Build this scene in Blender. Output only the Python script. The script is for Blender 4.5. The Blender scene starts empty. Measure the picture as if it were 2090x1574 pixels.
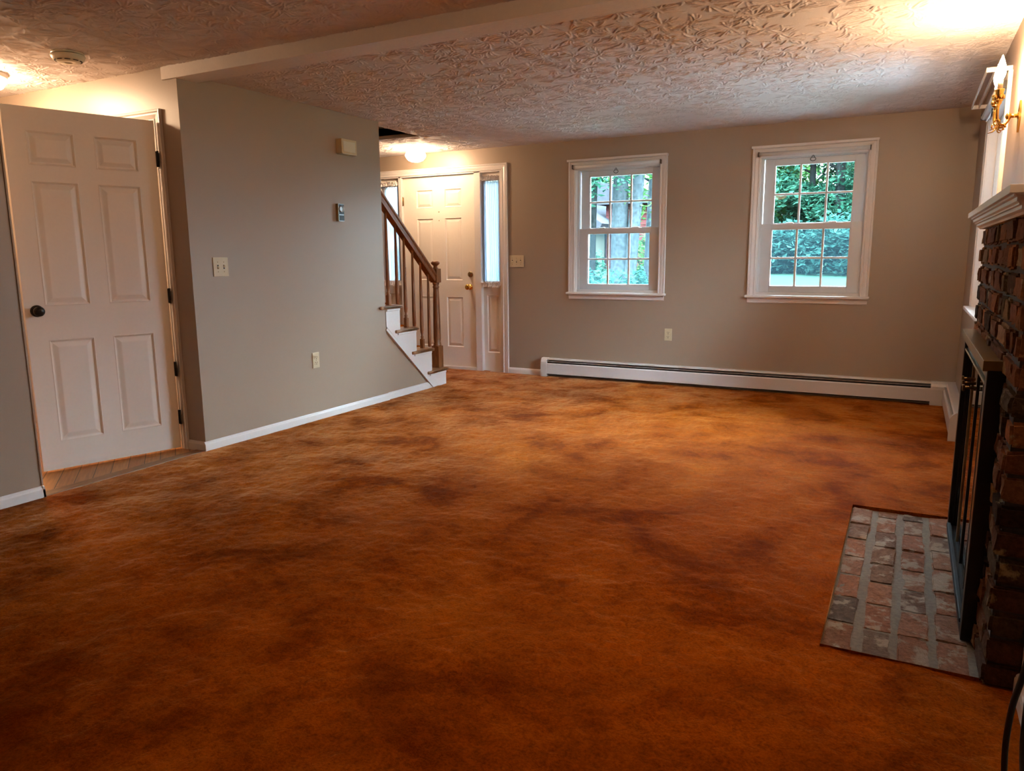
import bpy, bmesh, math, random
import numpy as np
from mathutils import Vector, Matrix, noise

# ------------------------------------------------------------------ scene, camera, light
scene = bpy.context.scene
COL = scene.collection
vs = scene.view_settings
vs.view_transform = 'Standard'; vs.look = 'None'; vs.gamma = 1.0
vs.use_curve_mapping = False
vs.exposure = 0.22

# camera: fitted to the photograph (principal point at the centre, f = 1519 px at 2090 px width)
CX, CY, CZ = 3.8835, -6.8021, 1.2064
YAW, PIT, ROL, FPX = -0.4888, -0.1724, -0.0085, 1519.156
cyw, syw = math.cos(YAW), math.sin(YAW)
fwd = Vector((syw * math.cos(PIT), cyw * math.cos(PIT), math.sin(PIT)))
rgt0 = Vector((cyw, -syw, 0.0)); up0 = rgt0.cross(fwd)
rgt = math.cos(ROL) * rgt0 + math.sin(ROL) * up0
upv = -math.sin(ROL) * rgt0 + math.cos(ROL) * up0
cam_d = bpy.data.cameras.new('camera'); cam = bpy.data.objects.new('camera', cam_d); COL.objects.link(cam)
cam.matrix_world = Matrix(((rgt.x, upv.x, -fwd.x, CX), (rgt.y, upv.y, -fwd.y, CY), (rgt.z, upv.z, -fwd.z, CZ), (0, 0, 0, 1)))
cam_d.sensor_fit = 'HORIZONTAL'; cam_d.sensor_width = 36.0; cam_d.lens = FPX / 2090.0 * 36.0
cam_d.clip_start = 0.02; cam_d.clip_end = 300
scene.camera = cam

# daylight
SKY = (0.70, 0.85, 1.0); SKY_STRENGTH = 11.0; SKY_ZENITH = 185.0
w = bpy.data.worlds.new('World'); scene.world = w; w.use_nodes = True
wn = w.node_tree; wn.nodes.clear()
wo = wn.nodes.new('ShaderNodeOutputWorld'); wb = wn.nodes.new('ShaderNodeBackground')
wb.inputs['Color'].default_value = (*SKY, 1); wb.inputs['Strength'].default_value = SKY_STRENGTH
# overcast sky: brighter overhead than at the horizon
wt = wn.nodes.new('ShaderNodeTexCoord'); wsx = wn.nodes.new('ShaderNodeSeparateXYZ'); wmr = wn.nodes.new('ShaderNodeMapRange')
wmr.inputs['From Min'].default_value = 0.05; wmr.inputs['From Max'].default_value = 0.8
wmr.inputs['To Min'].default_value = SKY_STRENGTH; wmr.inputs['To Max'].default_value = SKY_ZENITH
wn.links.new(wt.outputs['Generated'], wsx.inputs[0]); wn.links.new(wsx.outputs['Z'], wmr.inputs['Value']); wn.links.new(wmr.outputs[0], wb.inputs['Strength'])
wn.links.new(wb.outputs[0], wo.inputs[0])
sd = bpy.data.lights.new('sun', 'SUN'); sd.energy = 12.0; sd.angle = math.radians(8); sd.color = (0.85, 1.0, 0.95)
sun = bpy.data.objects.new('sun', sd); COL.objects.link(sun)
sun.rotation_euler = Vector((0.30, 0.75, -0.95)).to_track_quat('-Z', 'Y').to_euler()

# lamp strengths (emission of the glowing glass of each lamp)
WARM = (1.0, 0.63, 0.35)
SCONCE_E, FILL_SCONCE_E, FOYER_E, HALL_E, FILL_GLOBE_E = 850.0, 420.0, 120.0, 125.0, 5.0  # second sconce and rear globes are added fill lamps

# ------------------------------------------------------------------ room numbers
H, HN, HB = 2.282, 2.322, 2.248        # main ceiling, rear ceiling, beam underside
YC, YO, YE = -3.654, -4.681, -1.757    # hall corner, near end of the hall opening, end of the left wall
XR, YR = 4.26, -8.6                    # right wall, rear wall
T = 0.134
random.seed(7)

# ------------------------------------------------------------------ materials
def mat(name):
    m = bpy.data.materials.new(name); m.use_nodes = True
    nt = m.node_tree; b = nt.nodes['Principled BSDF']
    return m, nt, b
def N(nt, t, **kw):
    n = nt.nodes.new(t)
    for k, v in kw.items():
        if k in n.inputs: n.inputs[k].default_value = v
        else: setattr(n, k, v)
    return n
def L(nt, a, b): nt.links.new(a, b)
def ramp(nt, stops):
    r = nt.nodes.new('ShaderNodeValToRGB'); e = r.color_ramp.elements
    while len(e) < len(stops): e.new(0.5)
    for i, (p, c) in enumerate(stops):
        e[i].position = p; e[i].color = (*c, 1) if len(c) == 3 else c
    return r
def coords(nt):
    return N(nt, 'ShaderNodeTexCoord').outputs['Object']
def bump(nt, b, h, strength=0.3, dist=0.002):
    n = N(nt, 'ShaderNodeBump'); n.inputs['Strength'].default_value = strength; n.inputs['Distance'].default_value = dist
    L(nt, h, n.inputs['Height']); L(nt, n.outputs[0], b.inputs['Normal']); return n
def plain(name, col, rough=0.5, metal=0.0, bs=0.0, bscale=60, var=0.06, spec=0.5):
    m, nt, b = mat(name)
    no = N(nt, 'ShaderNodeTexNoise', Scale=bscale, Detail=4.0); L(nt, coords(nt), no.inputs['Vector'])
    lo = tuple(c * (1 - var) for c in col); hi = tuple(min(1, c * (1 + var)) for c in col)
    r = ramp(nt, [(0.3, lo), (0.7, hi)]); L(nt, no.outputs['Fac'], r.inputs[0]); L(nt, r.outputs[0], b.inputs['Base Color'])
    b.inputs['Roughness'].default_value = rough; b.inputs['Metallic'].default_value = metal
    b.inputs['Specular IOR Level'].default_value = spec
    if bs: bump(nt, b, no.outputs['Fac'], bs)
    return m
def emit(name, col, s):
    m = bpy.data.materials.new(name); m.use_nodes = True; nt = m.node_tree; nt.nodes.clear()
    o = N(nt, 'ShaderNodeOutputMaterial'); e = N(nt, 'ShaderNodeEmission'); e.inputs['Color'].default_value = (*col, 1); e.inputs['Strength'].default_value = s
    L(nt, e.outputs[0], o.inputs[0]); return m

M = {}
M['wall'] = plain('wall_paint', (0.355, 0.272, 0.204), 0.40, bs=0.03, bscale=180, var=0.02, spec=0.5)
M['trim'] = plain('trim_paint', (0.74, 0.69, 0.66), 0.35, var=0.015)
M['door'] = plain('door_paint', (0.84, 0.77, 0.69), 0.38, var=0.012)
M['vinyl'] = plain('window_vinyl', (0.66, 0.68, 0.70), 0.35, var=0.01)
M['metalwhite'] = plain('heater_enamel', (0.68, 0.65, 0.63), 0.3, var=0.012)
M['black'] = plain('black_metal', (0.012, 0.012, 0.013), 0.32, 0.3)
M['rubber'] = plain('black_rubber', (0.010, 0.010, 0.011), 0.45)
M['fin'] = plain('heater_fins', (0.02, 0.02, 0.02), 0.7, spec=0.1)
M['brass'] = plain('polished_brass', (0.75, 0.46, 0.12), 0.2, 1.0, var=0.05)
M['oldbrass'] = plain('aged_brass', (0.30, 0.22, 0.11), 0.34, 1.0, var=0.1)
M['ivory'] = plain('ivory_plastic', (0.60, 0.50, 0.33), 0.4, var=0.01)
M['chime'] = plain('chime_plastic', (0.62, 0.50, 0.30), 0.42, var=0.02)
M['cream'] = plain('cream_plastic', (0.66, 0.61, 0.47), 0.4, var=0.02)
M['chrome'] = plain('silver_trim', (0.45, 0.45, 0.46), 0.4, 1.0)
M['dark'] = plain('dark_slot', (0.02, 0.015, 0.01), 0.7)
M['shaft'] = plain('shaft_paint', (0.62, 0.54, 0.46), 0.7, var=0.02)
M['jamb'] = plain('orange_wood_jamb', (0.36, 0.15, 0.04), 0.45, bscale=14, var=0.2)
M['bulb'] = emit('lit_bulb', WARM, SCONCE_E)
M['bulb_fill'] = emit('fill_bulb', WARM, FILL_SCONCE_E)
M['globe'] = emit('lit_glass_globe', (1.0, 0.68, 0.42), FOYER_E)
M['globe_hall'] = emit('lit_hall_globe', (1.0, 0.68, 0.42), HALL_E)
M['globe_fill'] = emit('fill_globe', (1.0, 0.68, 0.42), FILL_GLOBE_E)
M['sleeve'] = plain('candle_sleeve', (0.80, 0.70, 0.55), 0.5)

def wood(name, c1, c2, rough=0.35, axis=(1, 1, 1), scale=6.0):
    m, nt, b = mat(name)
    mp = N(nt, 'ShaderNodeMapping'); mp.inputs['Scale'].default_value = axis; L(nt, coords(nt), mp.inputs[0])
    no = N(nt, 'ShaderNodeTexNoise', Scale=scale, Detail=7.0, Roughness=0.6, Distortion=0.6); L(nt, mp.outputs[0], no.inputs['Vector'])
    r = ramp(nt, [(0.3, c1), (0.7, c2)]); L(nt, no.outputs['Fac'], r.inputs[0]); L(nt, r.outputs[0], b.inputs['Base Color'])
    b.inputs['Roughness'].default_value = rough; bump(nt, b, no.outputs['Fac'], 0.1); return m
M['oak'] = wood('stained_oak', (0.13, 0.044, 0.012), (0.31, 0.122, 0.036), 0.4, axis=(12, 12, 1.6))
M['oak_tread'] = wood('oak_tread', (0.28, 0.135, 0.06), (0.45, 0.25, 0.125), 0.55, axis=(2, 14, 14))

# hall floor planks (pattern inside the material)
m, nt, b = mat('hall_planks')
tc = coords(nt)
rot = N(nt, 'ShaderNodeMapping'); rot.inputs['Rotation'].default_value = (0, 0, math.radians(38)); L(nt, tc, rot.inputs[0])
br = N(nt, 'ShaderNodeTexBrick'); br.inputs['Scale'].default_value = 1.0
br.inputs['Brick Width'].default_value = 0.9; br.inputs['Row Height'].default_value = 0.085; br.inputs['Mortar Size'].default_value = 0.0022
br.inputs['Color1'].default_value = (0.50, 0.23, 0.075, 1); br.inputs['Color2'].default_value = (0.38, 0.165, 0.055, 1); br.inputs['Mortar'].default_value = (0.04, 0.015, 0.006, 1)
L(nt, rot.outputs[0], br.inputs['Vector'])
mp = N(nt, 'ShaderNodeMapping'); mp.inputs['Scale'].default_value = (2, 30, 1); L(nt, rot.outputs[0], mp.inputs[0])
no = N(nt, 'ShaderNodeTexNoise', Scale=3.0, Detail=6.0); L(nt, mp.outputs[0], no.inputs['Vector'])
mx = N(nt, 'ShaderNodeMix', data_type='RGBA', blend_type='MULTIPLY'); mx.inputs['Factor'].default_value = 0.6
r = ramp(nt, [(0.3, (0.55, 0.5, 0.45)), (0.7, (1.2, 1.15, 1.1))]); L(nt, no.outputs['Fac'], r.inputs[0])
L(nt, br.outputs['Color'], mx.inputs[6]); L(nt, r.outputs[0], mx.inputs[7]); L(nt, mx.outputs[2], b.inputs['Base Color'])
b.inputs['Roughness'].default_value = 0.36
M['planks'] = m
M['threshold'] = wood('worn_threshold_wood', (0.20, 0.10, 0.045), (0.34, 0.18, 0.09), 0.5, axis=(12, 1.5, 12))

# carpet: orange-rust plush, nap shading in patches and darker tuft gaps painted into the colour
m, nt, b = mat('orange_plush_carpet')
tc = coords(nt)
n1 = N(nt, 'ShaderNodeTexNoise', Scale=0.85, Detail=5.0, Roughness=0.62, Distortion=0.9); L(nt, tc, n1.inputs['Vector'])
n2 = N(nt, 'ShaderNodeTexNoise', Scale=2.6, Detail=7.0, Roughness=0.62, Distortion=0.35); L(nt, tc, n2.inputs['Vector'])
n3 = N(nt, 'ShaderNodeTexNoise', Scale=130.0, Detail=3.0, Roughness=0.7); L(nt, tc, n3.inputs['Vector'])
n4 = N(nt, 'ShaderNodeTexNoise', Scale=34.0, Detail=4.0, Roughness=0.65, Distortion=0.8); L(nt, tc, n4.inputs['Vector'])
c1 = ramp(nt, [(0.34, (0.21, 0.040, 0.001)), (0.50, (0.32, 0.070, 0.0015)), (0.68, (0.39, 0.098, 0.004))]); L(nt, n1.outputs['Fac'], c1.inputs[0])
c2 = ramp(nt, [(0.34, (0.50, 0.36, 0.24)), (0.46, (0.86, 0.80, 0.74)), (0.64, (1.14, 1.16, 1.18))]); L(nt, n2.outputs['Fac'], c2.inputs[0])
mx = N(nt, 'ShaderNodeMix', data_type='RGBA', blend_type='MULTIPLY'); mx.inputs['Factor'].default_value = 1.0
L(nt, c1.outputs[0], mx.inputs[6]); L(nt, c2.outputs[0], mx.inputs[7])
nmx = N(nt, 'ShaderNodeMix', data_type='FLOAT'); nmx.inputs['Factor'].default_value = 0.45; L(nt, n3.outputs['Fac'], nmx.inputs[2]); L(nt, n4.outputs['Fac'], nmx.inputs[3])
c3 = ramp(nt, [(0.36, (0.55, 0.50, 0.46)), (0.60, (1.16, 1.16, 1.16))]); L(nt, nmx.outputs[0], c3.inputs[0])
mx2 = N(nt, 'ShaderNodeMix', data_type='RGBA', blend_type='MULTIPLY'); mx2.inputs['Factor'].default_value = 0.9
L(nt, mx.outputs[2], mx2.inputs[6]); L(nt, c3.outputs[0], mx2.inputs[7]); L(nt, mx2.outputs[2], b.inputs['Base Color'])
b.inputs['Roughness'].default_value = 0.95; b.inputs['Specular IOR Level'].default_value = 0.02
shw = ramp(nt, [(0.38, (0.2, 0.2, 0.2)), (0.58, (1, 1, 1))]); L(nt, n2.outputs['Fac'], shw.inputs[0]); L(nt, shw.outputs[0], b.inputs['Sheen Weight'])
b.inputs["Sheen Roughness"].default_value = 0.22; b.inputs['Sheen Tint'].default_value = (1.0, 0.53, 0.24, 1)
ad = N(nt, 'ShaderNodeMath', operation='MULTIPLY_ADD'); ad.inputs[1].default_value = 1.6
L(nt, n4.outputs['Fac'], ad.inputs[0]); L(nt, n3.outputs['Fac'], ad.inputs[2])
ad2 = N(nt, 'ShaderNodeMath', operation='MULTIPLY_ADD'); ad2.inputs[1].default_value = 1.5
L(nt, n2.outputs['Fac'], ad2.inputs[0]); L(nt, ad.outputs[0], ad2.inputs[2])
bump(nt, b, ad2.outputs[0], 0.5, 0.004)
M['carpet'] = m

M['ceil'] = plain('stomped_plaster', (0.71, 0.66, 0.645), 0.8, bs=0.25, bscale=120, var=0.02, spec=0.2)
M['beam'] = plain('beam_plaster', (0.76, 0.71, 0.67), 0.7, bs=0.5, bscale=45, var=0.02)

# bricks: tone per brick, crust and soot patches
def brickmat(name, stops, crust=(0.42, 0.36, 0.28), camt=0.58, rough=0.85):
    m, nt, b = mat(name)
    g = N(nt, 'ShaderNodeNewGeometry')
    r = ramp(nt, stops); r.color_ramp.interpolation = 'LINEAR'; L(nt, g.outputs['Random Per Island'], r.inputs[0])
    tc = coords(nt)
    n1 = N(nt, 'ShaderNodeTexNoise', Scale=11.0, Detail=10.0, Roughness=0.66, Distortion=0.15); L(nt, tc, n1.inputs['Vector'])
    n2 = N(nt, 'ShaderNodeTexNoise', Scale=60.0, Detail=6.0, Roughness=0.7); L(nt, tc, n2.inputs['Vector'])
    v = ramp(nt, [(0.3, (0.45, 0.42, 0.40)), (0.65, (1.2, 1.18, 1.15))]); L(nt, n2.outputs['Fac'], v.inputs[0])
    mx = N(nt, 'ShaderNodeMix', data_type='RGBA', blend_type='MULTIPLY'); mx.inputs['Factor'].default_value = 0.85
    L(nt, r.outputs[0], mx.inputs[6]); L(nt, v.outputs[0], mx.inputs[7])
    cr = ramp(nt, [(camt, (0, 0, 0)), (camt + 0.06, (0.85, 0.85, 0.85))]); L(nt, n1.outputs['Fac'], cr.inputs[0])
    mx2 = N(nt, 'ShaderNodeMix', data_type='RGBA'); L(nt, cr.outputs[0], mx2.inputs['Factor']); L(nt, mx.outputs[2], mx2.inputs[6]); mx2.inputs[7].default_value = (*crust, 1)
    L(nt, mx2.outputs[2], b.inputs['Base Color']); b.inputs['Roughness'].default_value = rough; b.inputs['Specular IOR Level'].default_value = 0.05
    ad = N(nt, 'ShaderNodeMath', operation='ADD'); L(nt, n1.outputs['Fac'], ad.inputs[0]); L(nt, n2.outputs['Fac'], ad.inputs[1])
    bump(nt, b, ad.outputs[0], 0.8, 0.006)
    return m
M['brick'] = brickmat('old_brick', [(0.0, (0.028, 0.019, 0.014)), (0.16, (0.085, 0.042, 0.024)), (0.4, (0.19, 0.078, 0.040)), (0.6, (0.14, 0.066, 0.036)), (0.78, (0.29, 0.115, 0.042)), (0.92, (0.29, 0.19, 0.10)), (1.0, (0.038, 0.026, 0.018))], crust=(0.30, 0.23, 0.13), camt=0.58)
M['hearthbrick'] = brickmat('hearth_brick', [(0.0, (0.1032, 0.0817, 0.0645)), (0.2, (0.2236, 0.0989, 0.0559)), (0.45, (0.2752, 0.1419, 0.0860)), (0.65, (0.1720, 0.1075, 0.0731)), (0.85, (0.3010, 0.1333, 0.0688)), (1.0, (0.1290, 0.1032, 0.0817))], crust=(0.3268, 0.2752, 0.2150), camt=0.515)
M['mortar'] = plain('brick_mortar', (0.055, 0.045, 0.036), 0.95, bs=0.6, bscale=70, var=0.25)
M['hearthmortar'] = plain('hearth_mortar', (0.165, 0.137, 0.102), 0.95, bs=0.6, bscale=90, var=0.22)

# thin window glass
m = bpy.data.materials.new('window_glass'); m.use_nodes = True; nt = m.node_tree; nt.nodes.clear()
o = N(nt, 'ShaderNodeOutputMaterial'); tr = N(nt, 'ShaderNodeBsdfTransparent'); tr.inputs['Color'].default_value = (0.93, 0.985, 0.98, 1)
gl = N(nt, 'ShaderNodeBsdfGlossy'); gl.inputs['Roughness'].default_value = 0.01
fr = N(nt, 'ShaderNodeFresnel'); fr.inputs['IOR'].default_value = 1.45
mx = N(nt, 'ShaderNodeMixShader'); L(nt, fr.outputs[0], mx.inputs[0]); L(nt, tr.outputs[0], mx.inputs[1]); L(nt, gl.outputs[0], mx.inputs[2]); L(nt, mx.outputs[0], o.inputs[0])
M['glass'] = m
# insect screen
m = bpy.data.materials.new('insect_screen'); m.use_nodes = True; nt = m.node_tree; nt.nodes.clear()
o = N(nt, 'ShaderNodeOutputMaterial'); tr = N(nt, 'ShaderNodeBsdfTransparent'); tr.inputs['Color'].default_value = (1, 1, 1, 1)
df = N(nt, 'ShaderNodeBsdfTranslucent'); df.inputs['Color'].default_value = (0.006, 0.012, 0.015, 1)
mx = N(nt, 'ShaderNodeMixShader'); mx.inputs[0].default_value = 0.26; L(nt, tr.outputs[0], mx.inputs[1]); L(nt, df.outputs[0], mx.inputs[2]); L(nt, mx.outputs[0], o.inputs[0])
M['screen'] = m
# sheer curtain
m = bpy.data.materials.new('sheer_curtain'); m.use_nodes = True; nt = m.node_tree; nt.nodes.clear()
o = N(nt, 'ShaderNodeOutputMaterial'); df = N(nt, 'ShaderNodeBsdfDiffuse'); df.inputs['Color'].default_value = (0.75, 0.72, 0.72, 1)
tl = N(nt, 'ShaderNodeBsdfTranslucent'); tl.inputs['Color'].default_value = (0.17, 0.235, 0.33, 1)
tr = N(nt, 'ShaderNodeBsdfTransparent')
m1 = N(nt, 'ShaderNodeMixShader'); m1.inputs[0].default_value = 0.6; L(nt, df.outputs[0], m1.inputs[1]); L(nt, tl.outputs[0], m1.inputs[2])
m2 = N(nt, 'ShaderNodeMixShader'); m2.inputs[0].default_value = 0.07; L(nt, m1.outputs[0], m2.inputs[1]); L(nt, tr.outputs[0], m2.inputs[2]); L(nt, m2.outputs[0], o.inputs[0])
M['sheer'] = m
M['ruffle'] = plain('gathered_white_cotton', (0.78, 0.72, 0.69), 0.9, var=0.04, spec=0.1)
# dark fireplace glass
m, nt, b = mat('fireplace_glass'); b.inputs['Base Color'].default_value = (0.012, 0.010, 0.009, 1); b.inputs['Roughness'].default_value = 0.03; b.inputs['IOR'].default_value = 1.7; b.inputs['Specular IOR Level'].default_value = 0.8
M['fireglass'] = m
# outdoors
def leafmat(name, a, c):
    m, nt, b = mat(name); nt.nodes.remove(b); o = nt.nodes['Material Output']
    g = N(nt, 'ShaderNodeNewGeometry'); r = ramp(nt, [(0.0, a), (1.0, c)]); L(nt, g.outputs['Random Per Island'], r.inputs[0])
    d = N(nt, 'ShaderNodeBsdfDiffuse'); t = N(nt, 'ShaderNodeBsdfTranslucent'); L(nt, r.outputs[0], d.inputs[0]); L(nt, r.outputs[0], t.inputs[0])
    x = N(nt, 'ShaderNodeMixShader'); x.inputs[0].default_value = 0.42; L(nt, d.outputs[0], x.inputs[1]); L(nt, t.outputs[0], x.inputs[2]); L(nt, x.outputs[0], o.inputs[0]); return m
M['leaf'] = leafmat('tree_leaves', (0.0033, 0.0170, 0.0111), (0.0192, 0.0607, 0.0385))
M['leaf_light'] = leafmat('yellow_green_leaves', (0.0104, 0.0385, 0.0118), (0.0414, 0.0999, 0.0296))  # lighter, yellower green than the other tree leaves
M['leaf_blue'] = leafmat('shrub_leaves', (0.0044, 0.0192, 0.0170), (0.0192, 0.0592, 0.0503))
M['bark'] = plain('grey_bark', (0.0170, 0.0235, 0.0260), 0.9, bs=0.8, bscale=16, var=0.4, spec=0.0)
M['bark_dark'] = plain('dark_bark', (0.0059, 0.0074, 0.0074), 0.9, bs=0.8, bscale=16, var=0.4, spec=0.0)
M['lawn'] = plain('lawn_grass', (0.0105, 0.0255, 0.0175), 0.95, bs=0.6, bscale=30, var=0.3, spec=0.0)
M['walk'] = plain('bounce_walk_stone', (0.50, 0.54, 0.58), 0.9, bs=0.4, bscale=20, var=0.2, spec=0.0)
M['siding_tan'] = plain('tan_siding', (0.0555, 0.0629, 0.0503), 0.8, var=0.05, spec=0.0)
M['siding_red'] = plain('red_clapboard', (0.0333, 0.0118, 0.0118), 0.8, var=0.08, spec=0.0)
M['roofing'] = plain('grey_shingles', (0.0148, 0.0163, 0.0192), 0.9, bs=0.4, bscale=25, var=0.2, spec=0.0)

# ------------------------------------------------------------------ mesh helpers
class MB:
    def __init__(s): s.v = []; s.f = []; s.sm = []
    def add(s, vs_, fs, smooth=False):
        o = len(s.v); s.v += [tuple(p) for p in vs_]
        for f in fs: s.f.append([i + o for i in f]); s.sm.append(smooth)
        return s
    def box(s, a, b, bev=0.0):
        x0, y0, z0 = (min(a[i], b[i]) for i in range(3)); x1, y1, z1 = (max(a[i], b[i]) for i in range(3))
        if bev <= 0:
            s.add([(x0,y0,z0),(x1,y0,z0),(x1,y1,z0),(x0,y1,z0),(x0,y0,z1),(x1,y0,z1),(x1,y1,z1),(x0,y1,z1)],
                  [(0,3,2,1),(4,5,6,7),(0,1,5,4),(1,2,6,5),(2,3,7,6),(3,0,4,7)])
        else:
            bm = bmesh.new(); bmesh.ops.create_cube(bm, size=1)
            for q in bm.verts: q.co = Vector(((x0+x1)/2 + q.co.x*(x1-x0), (y0+y1)/2 + q.co.y*(y1-y0), (z0+z1)/2 + q.co.z*(z1-z0)))
            bmesh.ops.bevel(bm, geom=list(bm.edges), offset=min(bev, 0.45*min(x1-x0, y1-y0, z1-z0)), segments=2, affect='EDGES', profile=0.6)
            s.bm(bm)
        return s
    def bm(s, bm, smooth=False):
        bm.verts.ensure_lookup_table(); idx = {v: i for i, v in enumerate(bm.verts)}
        s.add([v.co[:] for v in bm.verts], [[idx[v] for v in f.verts] for f in bm.faces], smooth); bm.free(); return s
    def prism(s, poly, fn, t0, t1):           # poly: 2D points; fn(a, b, t) -> xyz
        n = len(poly); vs_ = [fn(a, b_, t0) for a, b_ in poly] + [fn(a, b_, t1) for a, b_ in poly]
        s.add(vs_, [list(range(n))[::-1], list(range(n, 2*n))] + [[i, (i+1) % n, n + (i+1) % n, n + i] for i in range(n)]); return s
    def tube(s, pts, r, seg=10, caps=True):
        pts = [Vector(p) for p in pts]; rs = r if isinstance(r, (list, tuple)) else [r]*len(pts)
        up = Vector((0, 0, 1)); vs_ = []; n = len(pts); prev = None
        for i, p in enumerate(pts):
            t = (pts[min(i+1, n-1)] - pts[max(i-1, 0)]).normalized()
            if prev is None:
                a = t.cross(up) if abs(t.dot(up)) < 0.95 else t.cross(Vector((1, 0, 0)))
            else: a = prev - t*prev.dot(t)
            a.normalize(); prev = a; c = t.cross(a)
            for k in range(seg):
                g = 2*math.pi*k/seg; vs_.append(p + rs[i]*(math.cos(g)*a + math.sin(g)*c))
        fs = [[i*seg+k, i*seg+(k+1) % seg, (i+1)*seg+(k+1) % seg, (i+1)*seg+k] for i in range(n-1) for k in range(seg)]
        s.add(vs_, fs, True)
        if caps: s.add(vs_[:seg], [list(range(seg))[::-1]]); s.add(vs_[-seg:], [list(range(seg))])
        return s
    def lathe(s, prof, c, axis='z', seg=24, smooth=True):   # prof: (radius, height)
        vs_ = []; fs = []; n = len(prof)
        for r_, h in prof:
            for k in range(seg):
                g = 2*math.pi*k/seg; a, b_ = r_*math.cos(g), r_*math.sin(g)
                vs_.append({'z': (c[0]+a, c[1]+b_, c[2]+h), 'x': (c[0]+h, c[1]+a, c[2]+b_), 'y': (c[0]+a, c[1]+h, c[2]+b_)}[axis])
        fs = [[i*seg+k, i*seg+(k+1) % seg, (i+1)*seg+(k+1) % seg, (i+1)*seg+k] for i in range(n-1) for k in range(seg)]
        s.add(vs_, fs, smooth)
        s.add(vs_[:seg], [list(range(seg))]); s.add(vs_[-seg:], [list(range(seg))]); return s
    def build(s, name, m, parent=None, loc=None, doubles=True):
        org = Vector(loc) if loc else (ORG.get(parent.name, Vector()) if parent else Vector())
        me = bpy.data.meshes.new(name); me.from_pydata([tuple(Vector(p) - org) for p in s.v], [], s.f)
        for p, sm in zip(me.polygons, s.sm): p.use_smooth = sm
        bm = bmesh.new(); bm.from_mesh(me)
        if doubles: bmesh.ops.remove_doubles(bm, verts=bm.verts, dist=1e-5)
        bmesh.ops.recalc_face_normals(bm, faces=bm.faces); bm.to_mesh(me); bm.free()
        me.materials.append(m)
        o = bpy.data.objects.new(name, me); COL.objects.link(o)
        if parent:
            o.parent = parent; ORG[o.name] = org
        else:
            o.location = org; ORG[o.name] = org
        return o
ORG = {}
def tag(o, label, cat, group=None, kind=None):
    o['label'] = label; o['category'] = cat
    if group: o['group'] = group
    if kind: o['kind'] = kind
    return o
def empty(name, loc, label, cat, group=None, kind=None, rz=0.0):
    o = bpy.data.objects.new(name, None); COL.objects.link(o); o.location = loc; o.rotation_euler = (0, 0, rz)
    o.empty_display_size = 0.1
    ORG[o.name] = Vector(loc) if rz == 0.0 else Vector()
    return tag(o, label, cat, group, kind)
def struct(o, label, cat): return tag(o, label, cat, None, 'structure')

def wall_with_holes(mb, fn, a0, a1, z0, z1, holes, t0, t1):
    """wall slab: fn(a, t, z) -> xyz; holes (a0, a1, z0, z1)"""
    xs = sorted({a0, a1, *[h[0] for h in holes], *[h[1] for h in holes]}); zs = sorted({z0, z1, *[h[2] for h in holes], *[h[3] for h in holes]})
    def hole(i, j):
        if i < 0 or j < 0 or i >= len(xs)-1 or j >= len(zs)-1: return True
        cx_, cz_ = (xs[i]+xs[i+1])/2, (zs[j]+zs[j+1])/2
        return any(h[0] < cx_ < h[1] and h[2] < cz_ < h[3] for h in holes)
    for i in range(len(xs)-1):
        for j in range(len(zs)-1):
            if hole(i, j): continue
            A, B, C, D = xs[i], xs[i+1], zs[j], zs[j+1]
            for t in (t0, t1): mb.add([fn(A, t, C), fn(B, t, C), fn(B, t, D), fn(A, t, D)], [(0, 1, 2, 3)])
            if hole(i-1, j): mb.add([fn(A, t0, C), fn(A, t1, C), fn(A, t1, D), fn(A, t0, D)], [(0, 1, 2, 3)])
            if hole(i+1, j): mb.add([fn(B, t0, C), fn(B, t1, C), fn(B, t1, D), fn(B, t0, D)], [(0, 1, 2, 3)])
            if hole(i, j-1): mb.add([fn(A, t0, C), fn(A, t1, C), fn(B, t1, C), fn(B, t0, C)], [(0, 1, 2, 3)])
            if hole(i, j+1): mb.add([fn(A, t0, D), fn(A, t1, D), fn(B, t1, D), fn(B, t0, D)], [(0, 1, 2, 3)])
    return mb

def casing(mb, fn, a0, a1, z0, z1, prof, bottom=False):
    """mitred moulding round an opening; prof: (outward offset, proud); fn(a, proud, z)"""
    corners = [(a0, z0), (a0, z1), (a1, z1), (a1, z0)]
    dirs = [(-1, 0), (-1, 1), (1, 1), (1, 0)] if not bottom else [(-1, -1), (-1, 1), (1, 1), (1, -1)]
    n = len(prof); vs_ = []
    for (a, z), (da, dz) in zip(corners, dirs):
        for o_, p_ in prof: vs_.append(fn(a + da*o_, p_, z + dz*o_))
    rings = [(0, 1), (1, 2), (2, 3)] + ([(3, 0)] if bottom else [])
    fs = [[i*n+k, i*n+(k+1) % n, j*n+(k+1) % n, j*n+k] for i, j in rings for k in range(n)]
    if not bottom: fs += [list(range(n)), list(range(3*n, 4*n))]
    mb.add(vs_, fs); return mb
CAS = [(0, 0), (0, .011), (.004, .014), (.010, .014), (.014, .010), (.022, .012), (.036, .016), (.044, .016), (.048, .013), (.052, .019), (.062, .020), (.065, .017), (.065, 0)]

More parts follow.
